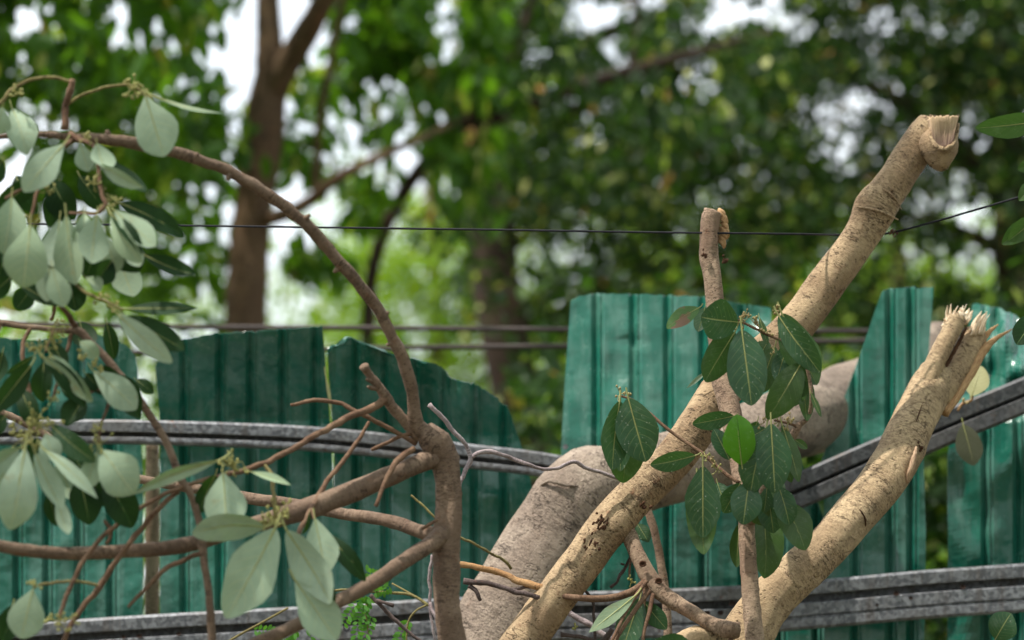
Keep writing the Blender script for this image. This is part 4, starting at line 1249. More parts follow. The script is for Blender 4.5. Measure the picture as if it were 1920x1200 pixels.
B_((182, 402), (172, 494), 68, 3.59, shape='obo', fold=0.08, **UD)
B_((158, 398), (150, 470), 46, 3.615, shape='obo', roll=0.3, **UD)
B_((212, 393), (292, 462), 50, 3.585, shape='obo', roll=0.5, fold=0.1, **UD)
B_((207, 402), (268, 492), 46, 3.6, shape='obo', roll=-0.5, fold=0.25, **UD)
B_((208, 400), (266, 478), 30, 3.592, roll=0.3, **DK)
B_((222, 380), (347, 444), 44, 3.64, roll=0.4, curl=0.1, **DK)
B_((270, 478), (368, 515), 32, 3.66, roll=0.5, **DK)
B_((222, 478), (250, 556), 70, 3.7, shape='obo', roll=0.3, **UD)
B_((225, 450), (262, 510), 66, 3.68, shape='obo', **DK)
B_((98, 500), (120, 576), 48, 3.6, shape='obo', roll=-0.2, **UD)
B_((40, 535), (110, 574), 34, 3.66, roll=0.4, **DK)
B_((130, 528), (142, 584), 52, 3.68, **DK)
B_((210, 488), (176, 532), 44, 3.64, roll=0.4, **DK)
B_((20, 520), (-25, 560), 40, 3.64, **DK)
B_((5, 405), (-15, 500), 50, 3.68, **DK)
B_((160, 520), (190, 545), 26, 3.62, shape='obo', roll=0.7, **UD)
B_((232, 579), (371, 578), 24, 3.62, shape='lan', roll=0.9, curl=0.0, fold=0.1, **DK)
B_((222, 590), (323, 680), 46, 3.6, roll=-0.35, fold=0.1, **UD)
B_((236, 594), (346, 656), 54, 3.63, roll=0.2, fold=0.1, **DK)
B_((288, 180), (420, 212), 9, 3.64, roll=0.8, shape='lan', fold=0.1, **UD)
B_((414, 862), (248, 928), 30, 3.68, shape='lan', roll=0.5, **UD)
B_((418, 884), (426, 996), 86, 3.74, shape='obo', roll=0.1, fold=0.06, **UD)
B_((404, 890), (374, 962), 40, 3.77, roll=0.4, **DK)
B_((469, 884), (546, 910), 17, 3.75, shape='lan', roll=0.6, **UD)
B_((496, 988), (360, 1000), 52, 3.7, shape='ell', roll=0.75, curl=-0.12, fold=0.1, **UD)
B_((516, 990), (424, 1160), 98, 3.69, shape='ell', roll=0.15, fold=0.2, curl=0.08, wavy=0.1, **UD)
B_((538, 995), (620, 1132), 72, 3.72, shape='ell', roll=-0.3, fold=0.25, wavy=0.08, **UD)
B_((590, 970), (612, 1078), 68, 3.78, shape='obo', roll=0.2, **UD)
B_((604, 1000), (686, 1090), 36, 3.8, roll=0.35, **DK)
B_((552, 1086), (632, 1200), 80, 3.73, shape='obo', roll=0.1, **UD)
B_((580, 1090), (618, 1152), 56, 3.76, **DK)
B_((580, 960), (566, 1002), 10, 3.8, roll=0.5, **DK)
for b_, t_, w_ in (((62, 465), (20, 524), 48), ((150, 436), (108, 506), 60), ((192, 440), (160, 524), 56), ((246, 436), (214, 506), 52), ((30, 330), (70, 400), 46), ((205, 300), (232, 352), 40), ((110, 350), (96, 430), 52), ((12, 470), (-12, 540), 50), ((150, 330), (196, 392), 46), ((60, 540), (30, 580), 44)):
    B_(b_, t_, w_, 3.72, **DK)
for b_, t_, w_ in (((112, 410), (98, 500), 62), ((96, 476), (88, 566), 50), ((30, 395), (36, 452), 50), ((196, 440), (220, 512), 48), ((150, 268), (166, 322), 40), ((236, 446), (262, 500), 40)):
    B_(b_, t_, w_, 3.64, shape='obo', **UD)
for (x, y, n, s) in ((245, 165, 16, 24), (258, 178, 10, 20), (30, 178, 10, 18), (160, 258, 9, 16), (186, 300, 9, 16), (65, 415, 9, 16), (200, 385, 14, 22), (205, 372, 10, 18), (215, 580, 10, 18), (190, 560, 8, 14), (440, 872, 18, 24), (425, 868, 12, 22), (515, 972, 22, 32), (500, 985, 14, 26), (528, 962, 12, 26), (112, 1168, 20, 30), (90, 360, 9, 18), (175, 345, 12, 22), (275, 178, 8, 14)):
    buds(ab, x, y, 3.66 if x < 400 else 3.76, n=n, spread=s, r=3.0, mat='bud', seed=11)

# ------------------------------------------------------------------ slender hanging branch far left
sb = thing("slender_branch", "slender reddish branch drooping down the fence with bunches of pale backed leaves and yellow buds", "tree branch", (*at(396, 1330, 3.72)[:2], 0.0))
limb("limb", [(-120, 600, 3.8, 5), (0, 605, 3.79, 5.2), (62, 614, 3.78, 5.5), (125, 619, 3.77, 6.5), (146, 620, 3.77, 8), (175, 648, 3.77, 7.5), (232, 712, 3.77, 8), (270, 762, 3.77, 7.5), (300, 808, 3.77, 7.5), (325, 862, 3.77, 7.3), (336, 893, 3.77, 8), (355, 922, 3.77, 7.2), (373, 975, 3.77, 7), (381, 1030, 3.77, 8), (384, 1060, 3.77, 7), (389, 1095, 3.77, 7), (396, 1172, 3.77, 8), (399, 1240, 3.77, 7), (405, 1500, 3.77, 8)], M['brown_bark'], sb, k=10, rough=0.14, seed=31, kink=0.25)
TW2 = [
    [(142, 612, 3.77, 6), (128, 592, 3.75, 5), (117, 578, 3.74, 4.5), (105, 560, 3.72, 4)],
    [(378, 1036, 3.77, 5), (340, 1052, 3.77, 4.5), (307, 1068, 3.77, 4.6), (286, 1090, 3.77, 4.2), (240, 1139, 3.77, 3)],
    [(336, 920, 3.77, 5), (301, 949, 3.76, 5), (270, 985, 3.76, 5), (245, 1016, 3.75, 5), (213, 1061, 3.75, 5), (187, 1098, 3.75, 6), (160, 1132, 3.75, 5), (133, 1171, 3.74, 5), (110, 1225, 3.74, 5)],
    [(187, 1098, 3.75, 3), (160, 1093, 3.74, 3), (133, 1090, 3.73, 3), (100, 1093, 3.72, 3), (72, 1097, 3.71, 2.8)],
    [(57, 616, 3.78, 4), (45, 640, 3.77, 4), (42, 662, 3.76, 4.2), (50, 705, 3.75, 4.5), (55, 740, 3.74, 5), (58, 775, 3.73, 4.5), (55, 800, 3.72, 4)],
    [(225, 705, 3.76, 3.5), (215, 722, 3.75, 3), (180, 732, 3.73, 2.8), (148, 738, 3.72, 2.5)],
    [(208, 728, 3.75, 3.2), (203, 760, 3.74, 3), (190, 795, 3.73, 2.6), (184, 830, 3.72, 2.6)],
    [(134, 625, 3.77, 4), (125, 660, 3.76, 3.4), (112, 705, 3.75, 3), (100, 745, 3.74, 3)],
    [(100, 622, 3.77, 3.5), (92, 640, 3.76, 3), (86, 660, 3.75, 2.8)],
    [(95, 600, 3.77, 4), (102, 580, 3.76, 3.6), (104, 565, 3.75, 3.2)],
    [(197, 975, 3.75, 3), (208, 1000, 3.75, 3.2), (200, 1020, 3.75, 3.4)],
    [(0, 606, 3.79, 3.5), (-8, 640, 3.78, 3)],
]
for i, pts in enumerate(TW2):
    limb("twig", pts, M['olive_twig'] if i in (3,) else M['twig_bark'], sb, k=8, rough=0.25, step=1.1, kink=0.5, seed=130 + i)
C_ = lambda *a, **k: leaf(sb, *a, **k)
C_((150, 604), (166, 655), 52, 3.8, **DK)
C_((200, 606), (214, 674), 30, 3.8, **DK)
C_((78, 670), (160, 764), 36, 3.66, roll=0.5, **DK)
C_((80, 668), (162, 750), 26, 3.65, roll=-0.5, fold=0.3, **UD)
C_((97, 667), (174, 754), 46, 3.68, roll=-0.2, **UD)
C_((150, 640), (184, 672), 30, 3.7, roll=0.5, **UD)
C_((174, 694), (256, 768), 62, 3.7, shape='obo', roll=0.2, fold=0.05, **UD)
C_((196, 700), (262, 785), 62, 3.74, **DK)
C_((182, 690), (225, 720), 40, 3.76, **DK)
C_((255, 712), (288, 738), 26, 3.79, **DK)
C_((58, 685), (-14, 776), 46, 3.7, roll=0.2, **DK)
C_((62, 668), (12, 700), 18, 3.68, roll=0.6, **DK)
C_((82, 680), (80, 754), 44, 3.72, **DK)
C_((156, 744), (124, 800), 52, 3.7, **DK)
C_((146, 704), (168, 748), 24, 3.74, **DK)
C_((97, 798), (180, 866), 46, 3.66, roll=-0.2, face='top', mat='leaf')
C_((188, 842), (252, 926), 88, 3.65, shape='obo', roll=0.1, fold=0.08, wavy=0.08, **UD)
C_((182, 846), (160, 918), 44, 3.67, shape='obo', roll=0.3, **UD)
C_((48, 838), (18, 994), 82, 3.6, shape='obo', roll=0.0, fold=0.06, cup=0.1, **UD)
C_((66, 850), (116, 955), 46, 3.61, roll=0.4, **UD)
C_((82, 842), (183, 935), 30, 3.6, shape='lan', roll=0.3, **UD)
C_((86, 812), (104, 864), 48, 3.65, shape='obo', **UD)
C_((36, 840), (-30, 888), 40, 3.62, roll=0.3, **UD)
C_((150, 896), (168, 984), 66, 3.72, **DK)
C_((198, 896), (248, 990), 68, 3.72, **DK)
C_((92, 925), (106, 986), 36, 3.68, **DK)
C_((110, 935), (128, 1002), 30, 3.67, roll=0.5, **UD)
C_((10, 780), (-20, 812), 40, 3.66, **DK)
C_((62, 1104), (40, 1198), 76, 3.66, shape='obo', roll=-0.1, fold=0.05, cup=0.1, **UD)
C_((24, 1135), (2, 1210), 46, 3.69, **DK)
for b_, t_, w_, f_ in (((120, 690), (150, 760), 40, DK), ((40, 730), (70, 800), 44, DK), ((70, 820), (60, 900), 46, DK), ((110, 860), (140, 940), 44, UD), ((20, 850), (-10, 930), 44, UD), ((130, 830), (160, 900), 40, DK), ((160, 700), (196, 740), 32, DK), ((96, 640), (124, 690), 34, DK), ((170, 880), (200, 950), 40, DK), ((5, 660), (-12, 720), 40, DK)):
    C_(b_, t_, w_, 3.73, **f_)
for (x, y, n, s) in ((72, 655, 14, 24), (85, 648, 10, 22), (100, 630, 12, 22), (68, 790, 18, 30), (85, 800, 16, 30), (55, 830, 16, 30), (95, 752, 12, 18), (184, 806, 12, 18), (180, 688, 9, 15), (150, 668, 9, 15), (52, 824, 14, 34), (66, 1096, 9, 13), (190, 832, 8, 22), (30, 805, 9, 24), (110, 610, 8, 18)):
    buds(sb, x, y, 3.66, n=n, spread=s, r=3.0, mat='bud', seed=21)

# ------------------------------------------------------------------ loose twigs
def twig_thing(name, label, paths, mat, cat="twig", kk=8, rough=0.3, kink=0.7, seed=0):
    v, f, b = None, None, None
    acc = Acc()
    for i, p in enumerate(paths):
        acc.add(*tube(p, k=kk, rough=rough, kink=kink, step=1.2, seed=seed + i))
    return acc.build(name, [M[mat]], None, label=label, cat=cat)


twig_thing("bare_twig", "bare pale grey forked twig zigzagging in front of the sagging rail", [
    [(803, 758, 4.3, 5), (812, 768, 4.3, 4.6), (837, 791, 4.31, 4.4), (862, 822, 4.32, 4.2), (878, 845, 4.33, 4.2), (881, 860, 4.33, 5), (871, 888, 4.32, 4.2), (861, 916, 4.31, 3.6)],
    [(881, 859, 4.33, 4.5), (895, 850, 4.33, 4), (912, 846, 4.34, 4.8), (935, 851, 4.34, 3.6), (962, 860, 4.35, 4), (990, 871, 4.35, 3.4), (1020, 881, 4.36, 3.4), (1045, 878, 4.37, 3.2), (1078, 868, 4.37, 4), (1105, 880, 4.38, 3.6), (1135, 889, 4.39, 3.6), (1172, 901, 4.4, 3)]], 'pale_twig', seed=1)
twig_thing("bare_twig", "orange tan twig with peeled bark crossing the grey trunk", [[(850, 1056, 4.42, 5), (880, 1060, 4.42, 6), (909, 1066, 4.42, 6), (945, 1078, 4.42, 6), (972, 1088, 4.41, 6.5), (1000, 1097, 4.4, 7), (1030, 1104, 4.39, 7)]], 'orange_twig', seed=3)
twig_thing("bare_twig", "dark grey forked twig with a red cut end against the grey trunk", [
    [(866, 1090, 4.38, 6), (885, 1092, 4.38, 5.5), (922, 1094, 4.38, 5), (945, 1102, 4.38, 4.6), (962, 1109, 4.38, 5.5), (985, 1115, 4.38, 5), (1010, 1121, 4.38, 5)],
    [(880, 1096, 4.38, 5), (888, 1102, 4.38, 4), (896, 1115, 4.38, 4), (901, 1126, 4.38, 3)], [(958, 1106, 4.4, 3), (985, 1101, 4.41, 3), (1005, 1100, 4.42, 2.5)]], 'dark_twig', seed=5)
twig_thing("green_twig", "thin green twig curving across the grey trunk", [[(770, 928, 4.5, 2), (790, 945, 4.5, 2.2), (815, 970, 4.5, 2.2), (864, 1008, 4.52, 2.4), (890, 1020, 4.53, 2.4), (919, 1037, 4.55, 2.5), (945, 1050, 4.57, 2.6), (959, 1066, 4.59, 3)]], 'olive_twig', seed=7)
twig_thing("bare_twig", "short dark twig ending in a knob beneath the broken limb", [[(1183, 1038, 4.45, 2.5), (1175, 1058, 4.45, 3), (1163, 1078, 4.45, 3), (1158, 1090, 4.45, 2.6), (1145, 1101, 4.45, 3.4)], [(1172, 1058, 4.45, 2), (1164, 1057, 4.45, 2)]], 'dark_twig', seed=9)
limb("thin_stem", [(1208, 940, 4.6, 7), (1216, 962, 4.6, 7.5), (1230, 1008, 4.6, 7.5), (1240, 1062, 4.6, 8), (1247, 1110, 4.6, 8), (1251, 1168, 4.6, 8.5), (1256, 1260, 4.6, 9), ('w', 0.3, 4.62, 0.0, 0.012)], M['stem_bark'], label="thin knotted stem standing behind the fork of the broken limb", cat="tree stem", k=10, rough=0.12, seed=51, kink=0.2)
twig_thing("dry_stick", "pale dry stick lying across dark twigs beneath the broken limb", [[(1050, 1140, 4.5, 5), (1072, 1152, 4.5, 5.5), (1115, 1176, 4.49, 5.5), (1150, 1202, 4.48, 5), (1200, 1245, 4.47, 5)]], 'pale_twig', seed=11)
twig_thing("bare_twig", "brown twig hanging straight past the pale dry stick", [[(1096, 1106, 4.44, 2.4), (1104, 1116, 4.43, 3), (1112, 1130, 4.42, 2.6), (1113, 1160, 4.42, 2.8), (1117, 1200, 4.42, 3), (1120, 1280, 4.42, 3)]], 'dark_twig', seed=13)
ltw = thing("budding_twig", "low dark twig with small pale buds near the frame's bottom edge", "twig", at(1080, 1210, 4.4))
limb("stem", [(1052, 1190, 4.4, 4.5), (1070, 1192, 4.4, 3.6), (1090, 1194, 4.4, 4), (1110, 1200, 4.4, 3.4), (1140, 1215, 4.4, 3)], M['dark_twig'], ltw, k=7, rough=0.2, kink=0.3)
limb("stem", [(1120, 1215, 4.42, 6), (1135, 1198, 4.42, 6), (1148, 1180, 4.42, 5)], M['dark_twig'], ltw, k=7, rough=0.2)
buds(ltw, 1078, 1182, 4.39, n=5, spread=13, r=2.2, mat='bud', seed=3, up=1.2)
twig_thing("bare_twig", "grey twig beside the brown stem of the arching branch", [[(812, 1040, 4.16, 3), (806, 1070, 4.16, 3.2), (806, 1106, 4.16, 3), (808, 1150, 4.16, 3), (815, 1194, 4.16, 3), (818, 1280, 4.16, 3)], [(806, 1130, 4.16, 3), (818, 1165, 4.14, 3), (826, 1240, 4.13, 3)]], 'pale_twig', seed=15)
twig_thing("bare_twig", "dark twig with a short side spur slanting over the lower rail", [[(694, 1116, 4.3, 4), (712, 1132, 4.3, 3.6), (737, 1160, 4.3, 3.8), (765, 1184, 4.3, 3.2), (790, 1205, 4.3, 3), (820, 1250, 4.3, 3)], [(708, 1126, 4.3, 3.5), (722, 1130, 4.29, 3), (738, 1135, 4.29, 4)]], 'dark_twig', seed=17)
# feathery compound sprig
fs = thing("feathery_sprig", "small feathery green sprig hanging from a tan stalk over the lower rail", "plant", at(700, 1210, 4.35))
for p in ([(612, 1110, 4.36, 2.5), (640, 1106, 4.36, 2.6), (680, 1108, 4.35, 2.8), (722, 1111, 4.35, 3), (775, 1117, 4.34, 3), (803, 1135, 4.33, 3.2)], [(735, 1094, 4.36, 1.8), (755, 1105, 4.35, 2), (778, 1118, 4.34, 2.2)], [(801, 1134, 4.33, 2), (780, 1145, 4.33, 2), (768, 1160, 4.33, 2), (762, 1200, 4.33, 1.6), (760, 1230, 4.33, 1)], [(700, 1120, 4.35, 1.4), (685, 1140, 4.34, 1.5), (688, 1165, 4.34, 1.4), (692, 1200, 4.34, 1.2)], [(540, 1140, 4.2, 2.2), (490, 1168, 4.2, 2.4), (430, 1202, 4.2, 2.4), (380, 1240, 4.2, 2.4)]):
    limb("stalk", p, M['olive_twig'], fs, k=6, rough=0.08, step=2)


def fronds(path, n, ln, wd, Y, seed):
    v, f = [], []
    P = np.array([at(*p, Y) for p in path])
    C = spline(np.hstack([P, np.zeros((len(P), 1))]), lambda a, b: max(2, n // (len(P) - 1)))[:, :3]
    rr = random.Random(seed)
    u = pxm(Y)
    for i in range(1, len(C)):
        t = C[i] - C[i - 1]
        t /= np.linalg.norm(t) + 1e-9
        for s in (-1, 1):
            sd = np.cross(t, (0, -1, 0)) * s
            d = sd * 0.85 + t * 0.4 + np.array((0, rr.uniform(-0.5, 0.5), rr.uniform(-0.3, 0.2)))
            d /= np.linalg.norm(d)
            L, W = ln * u * rr.uniform(0.8, 1.2), wd * u
            w = np.cross(d, (rr.uniform(-.4, .4), -1, rr.uniform(-.4, .4)))
            w /= np.linalg.norm(w)
            b = len(v)
            v += [C[i], C[i] + d * L * 0.4 + w * W / 2, C[i] + d * L * 0.8 + w * W * 0.4, C[i] + d * L, C[i] + d * L * 0.8 - w * W * 0.4, C[i] + d * L * 0.4 - w * W / 2]
            f += [(b, b + 1, b + 2, b + 3), (b, b + 3, b + 4, b + 5)]
    return v, f


for i, (path, n) in enumerate(((((690, 1112), (665, 1135), (645, 1168)), 11), (((690, 1118), (675, 1150), (668, 1200)), 12), (((700, 1116), (684, 1145), (682, 1172)), 9), (((770, 1160), (756, 1180), (748, 1205)), 9), (((735, 1094), (712, 1080), (690, 1074)), 8), (((735, 1096), (720, 1106), (705, 1110)), 7), (((560, 1180), (545, 1190), (530, 1200)), 9), (((575, 1200), (600, 1180), (615, 1196)), 9), (((470, 1182), (500, 1184), (520, 1194)), 8), (((700, 1150), (690, 1180), (672, 1212)), 9))):
    v, f = fronds(path, n, 14, 7, 4.34, i)
    mesh_obj("frond", v, f, M['fern'], fs, smooth=False)

# ------------------------------------------------------------------ single leaves and side sprigs
dl = thing("fallen_leaf", "pale yellow veined leaf resting on the wrenched rail by the splinters", "leaf", at(1822, 745, 4.95))
leaf(dl, (1822, 742), (1839, 686), 48, 4.93, 'under', 'leaf_yellow', name="blade", roll=0.1, fold=0.04)
limb("stalk", [(1824, 735, 4.94, 2), (1822, 750, 4.95, 2), (1805, 757, 4.96, 2.5), (1796, 770, 4.97, 2)], M['orange_twig'], dl, k=6)
buds(dl, 1812, 754, 4.95, n=6, spread=12, r=2.4, mat='bud_brown', seed=4)
hl = thing("withered_leaf", "grey withered leaf hanging under the wrenched rail", "leaf", at(1815, 800, 5.05))
leaf(hl, (1806, 796), (1826, 873), 48, 5.04, 'under', 'leaf_dead', name="blade", roll=0.2, fold=0.1)
yb = thing("grass_blade", "thin yellow green blade caught in the slit between two dark sheets", "leaf", at(615, 700, 5.05))
leaf(yb, (610, 700), (622, 776), 6, 5.03, 'top', 'leaf_yellow', name="blade", shape='lan', roll=0.2)
cr = thing("corner_sprig", "single round green leaf rising alone from below, right of the splintered trunk", "plant", at(1860, 1260, 4.5))
limb("stalk", [(1850, 1290, 4.5, 3), (1858, 1230, 4.5, 2.5), (1866, 1200, 4.5, 2)], M['olive_twig'], cr, k=6)
leaf(cr, (1866, 1199), (1896, 1150), 56, 4.5, 'top', 'leaf', roll=0.1, fold=0.05)
rs = thing("overhanging_sprig", "green leafy sprig reaching in at the edge beside the snapped limb top", "tree branch", at(2010, 330, 4.3))
limb("twig", [(2040, 180, 4.3, 4), (1990, 215, 4.3, 4), (1958, 260, 4.3, 3.5), (1950, 330, 4.3, 3), (1945, 410, 4.3, 3), (1945, 440, 4.3, 2.5)], M['twig_bark'], rs, k=8, rough=0.1)
leaf(rs, (1962, 226), (1828, 240), 46, 4.3, 'top', 'leaf_olive', roll=0.15, fold=0.12, curl=0.08)
leaf(rs, (1950, 405), (1878, 458), 34, 4.3, 'top', 'leaf_olive', roll=-0.2)
leaf(rs, (1950, 400), (1890, 452), 38, 4.28, 'top', 'leaf_olive', roll=0.35)
leaf(rs, (1948, 300), (1908, 318), 26, 4.3, 'top', 'leaf_olive')
leaf(rs, (1948, 340), (1910, 376), 30, 4.3, 'top', 'leaf_olive')
leaf(rs, (1944, 590), (1906, 646), 46, 4.32, 'top', 'leaf_shade')
limb("twig", [(1945, 430, 4.3, 2.5), (1948, 520, 4.31, 2.5), (1944, 592, 4.32, 2.2)], M['twig_bark'], rs, k=8, rough=0.1, seed=2)

# ------------------------------------------------------------------ trees beyond the fence
def leaf_cloud(clumps, length, aspect=0.42, droop=0.5, seed=0, spread_n=0.8, fold=0.15):
    """clumps: (x, y, z, radius, count) in metres -> many folded leaves"""
    g = np.random.default_rng(seed)
    cs = []
    for (x, y, z, r, n) in clumps:
        d = g.normal(size=(n, 3))
        d /= np.linalg.norm(d, axis=1)[:, None]
        q = d * (g.random((n, 1)) ** 0.45) * r
        q[:, 2] *= 0.8
        cs.append(q + (x, y, z))
    c = np.concatenate(cs)
    n = len(c)
    a = g.normal(size=(n, 3)) * 0.6
    a[:, 2] -= droop
    a /= np.linalg.norm(a, axis=1)[:, None]
    nn = g.normal(size=(n, 3)) * spread_n
    nn[:, 2] += 0.7
    nn[:, 1] -= 0.2
    nn -= a * np.sum(a * nn, axis=1)[:, None]
    nn /= np.linalg.norm(nn, axis=1)[:, None]
    s = np.cross(a, nn)
    L = (length * g.uniform(0.65, 1.25, n))[:, None]
    W = L * aspect
    f = nn * (W * fold)
    V = np.stack([c - a * L / 2, c - a * L * 0.18 + s * W / 2 + f, c + a * L * 0.2 + s * W * 0.44 + f, c + a * L / 2, c + a * L * 0.2 - s * W * 0.44 + f, c - a * L * 0.18 - s * W / 2 + f], axis=1)
    idx = np.arange(n)[:, None] * 6
    F = np.concatenate([idx + np.array([[0, 1, 2, 3]]), idx + np.array([[0, 3, 4, 5]])])
    rv = np.repeat(g.random(n), 6)
    return V.reshape(-1, 3), F, rv


def crown(parent, clumps, length, mat, seed, **k):
    V, F, rv = leaf_cloud(clumps, length, seed=seed, **k)
    return mesh_obj("crown", V, F, M[mat], parent, smooth=False, rv=rv)


def clumps_in(boxes, openings=(), seed=0, zmin=0.5):
    """boxes: (px0, px1, py0, py1, Y0, Y1, n clumps, radius m, leaves each)"""
    r = random.Random(seed)
    out = []
    for (x0, x1, y0, y1, Y0, Y1, n, rad, cnt) in boxes:
        got = 0
        for _ in range(n * 8):
            if got >= n:
                break
            px, py, Y = r.uniform(x0, x1), r.uniform(y0, y1), r.uniform(Y0, Y1)
            rp = rad / pxm(Y)
            if any((px - ox) ** 2 + (py - oy) ** 2 < (orad + rp * 0.35) ** 2 for ox, oy, orad in openings):
                continue
            p = at(px, py, Y)
            if p[2] < zmin:
                continue
            out.append((p[0], p[1], p[2], rad * r.uniform(0.7, 1.25), cnt))
            got += 1
    return out


def tree(name, label, trunk, limbs, cl_, length, mat, seed, bark_mat='tree_bark', base=None, group=None, **k):
    t = thing(name, label, "tree", base, group)
    v, f, b = tube(trunk, k=14, rough=0.08, step=0.6, seed=seed)
    mesh_obj("trunk", v, f, M[bark_mat], t, bco=b)
    for i, p in enumerate(limbs):
        v, f, b = tube(p, k=10, rough=0.1, step=0.8, seed=seed + i + 1, kink=0.1)
        mesh_obj("limb", v, f, M[bark_mat], t, bco=b)
    if cl_:
        crown(t, cl_, length, mat, seed, **k)
    return t


def foot(px, Y):
    p = at(px, 600, Y)
    return (p[0], Y, 0.0)


def gpt(px, Y, rpx):
    p = at(px, 600, Y)
    return ('w', p[0], Y, 0.0, rpx * pxm(Y))


OPEN_L = [(430, 60, 60), (455, 130, 50), (700, 225, 62), (760, 235, 48), (640, 330, 40), (770, 310, 48), (720, 190, 40), (560, 30, 36), (330, 420, 48), (390, 370, 36), (360, 470, 36), (640, 440, 30), (580, 240, 26), (40, 30, 34), (230, 40, 26), (20, 300, 40), (75, 230, 30), (860, 120, 26), (830, 30, 30), (560, 430, 26), (420, 520, 30), (600, 100, 28)]
TRUNK_V = [(500, 120, 30), (500, 60, 26), (495, 200, 40), (480, 330, 36), (468, 430, 40), (465, 520, 44), (545, 110, 28), (580, 50, 26), (612, 0, 24), (700, 510, 18), (715, 450, 18), (745, 385, 18), (790, 315, 18), (640, 335, 16), (570, 385, 16), (640, 400, 10)]
OPEN_R = [(1130, 40, 44), (1150, 105, 26), (1370, 20, 26), (1310, 60, 14), (1640, 110, 16), (1680, 40, 14), (1620, 180, 10), (1770, 60, 16), (1590, 300, 8), (1085, 200, 18), (1010, 110, 14), (1300, 120, 14), (1450, 20, 26), (1490, 70, 22), (1220, 20, 20), (1080, 20, 20), (975, 510, 18), (1060, 490, 14)]

tree("forked_tree", "brown tree trunk forking in two above the fence, with broad hanging leaves", 
     [gpt(455, 11.5, 50), (460, 620, 11.5, 41), (465, 500, 11.5, 39), (480, 350, 11.5, 38), (497, 220, 11.5, 39), (508, 150, 11.5, 33), (504, 60, 11.5, 25), (500, -60, 11.5, 20), (490, -300, 11.6, 12)],
     [[(505, 185, 11.5, 28), (545, 110, 11.4, 26), (580, 50, 11.3, 24), (612, -10, 11.2, 22), (680, -150, 11.0, 16)],
      [(470, 420, 11.5, 16), (560, 390, 11.3, 13), (640, 330, 11.1, 11), (720, 290, 11.2, 9), (800, 255, 11.5, 7), (880, 215, 11.9, 4)],
      [(590, 380, 11.6, 8), (600, 220, 11.5, 8), (625, 90, 11.4, 7), (650, -40, 11.3, 6)]],
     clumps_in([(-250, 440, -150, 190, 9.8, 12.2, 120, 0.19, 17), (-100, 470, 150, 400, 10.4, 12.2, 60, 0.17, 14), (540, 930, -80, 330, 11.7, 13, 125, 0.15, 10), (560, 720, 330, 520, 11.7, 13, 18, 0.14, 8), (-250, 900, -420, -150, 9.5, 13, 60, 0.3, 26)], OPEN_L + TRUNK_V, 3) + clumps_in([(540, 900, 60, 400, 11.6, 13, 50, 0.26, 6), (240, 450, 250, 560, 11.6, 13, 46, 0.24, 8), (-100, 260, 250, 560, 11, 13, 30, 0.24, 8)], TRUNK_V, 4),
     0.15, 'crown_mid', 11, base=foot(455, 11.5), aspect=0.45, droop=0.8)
tree("curving_tree", "thin dark tree with a curved trunk sweeping up to the right behind the cables",
     [gpt(640, 12.3, 18.0), (690, 620, 12.3, 13.9), (700, 500, 12.3, 13.1), (735, 400, 12.3, 13.1), (790, 315, 12.3, 13.9), (850, 255, 12.3, 14.8), (900, 190, 12.3, 13.1), (960, 100, 12.3, 9.8), (1010, -40, 12.3, 6.6)],
     [[(840, 262, 12.3, 12.3), (960, 210, 12.3, 11.5), (1080, 165, 12.3, 12.3), (1190, 130, 12.3, 12.3), (1280, 105, 12.3, 9.0), (1450, 60, 12.3, 5.7)], [(1180, 140, 12.3, 8.2), (1195, 70, 12.3, 7.4), (1190, -40, 12.3, 6.6)]],
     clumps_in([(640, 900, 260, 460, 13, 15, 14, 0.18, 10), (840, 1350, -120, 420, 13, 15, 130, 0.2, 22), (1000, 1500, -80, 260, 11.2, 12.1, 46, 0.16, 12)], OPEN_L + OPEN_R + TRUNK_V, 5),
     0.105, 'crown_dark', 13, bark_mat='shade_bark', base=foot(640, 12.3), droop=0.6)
tree("shaded_tree", "thick tree trunk in deep shade beyond the gap in the fence, dense small dark leaves",
     [gpt(985, 14.6, 60), (975, 780, 14.6, 46), (945, 620, 14.6, 48), (928, 500, 14.7, 47), (922, 380, 14.8, 45), (925, 250, 15.5, 44), (930, 100, 16.5, 40), (925, -200, 17, 30)],
     [[(930, 330, 17, 24), (1040, 240, 16.6, 18), (1160, 160, 16.4, 15), (1300, 130, 16.2, 12)], [(930, 200, 17, 20), (1100, 80, 17, 16), (1250, 20, 17, 12)]],
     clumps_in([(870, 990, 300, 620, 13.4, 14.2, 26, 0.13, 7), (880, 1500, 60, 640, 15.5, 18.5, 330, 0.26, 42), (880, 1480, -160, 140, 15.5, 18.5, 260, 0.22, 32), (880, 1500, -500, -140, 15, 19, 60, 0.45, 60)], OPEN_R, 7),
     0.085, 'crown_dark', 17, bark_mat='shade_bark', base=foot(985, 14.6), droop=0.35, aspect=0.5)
tree("spreading_tree", "broad dense tree of small dark leaves behind the snapped limb",
     [gpt(1950, 15, 60), (1930, 700, 15, 46), (1900, 400, 15, 40), (1880, 150, 15, 34), (1870, -200, 15, 24)],
     [[(1900, 380, 15, 24), (1780, 260, 15, 18), (1650, 170, 15, 14), (1520, 120, 15, 9)], [(1910, 480, 15, 20), (1760, 420, 15, 12), (1600, 380, 15, 8)]],
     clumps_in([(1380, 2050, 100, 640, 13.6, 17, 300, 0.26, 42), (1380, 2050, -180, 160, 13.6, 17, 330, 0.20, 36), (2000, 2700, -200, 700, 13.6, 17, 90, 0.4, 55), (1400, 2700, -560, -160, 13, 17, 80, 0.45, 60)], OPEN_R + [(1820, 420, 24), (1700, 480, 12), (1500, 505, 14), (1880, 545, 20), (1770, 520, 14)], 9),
     0.08, 'crown_dark', 19, bark_mat='shade_bark', base=foot(1950, 15), droop=0.35, aspect=0.5)
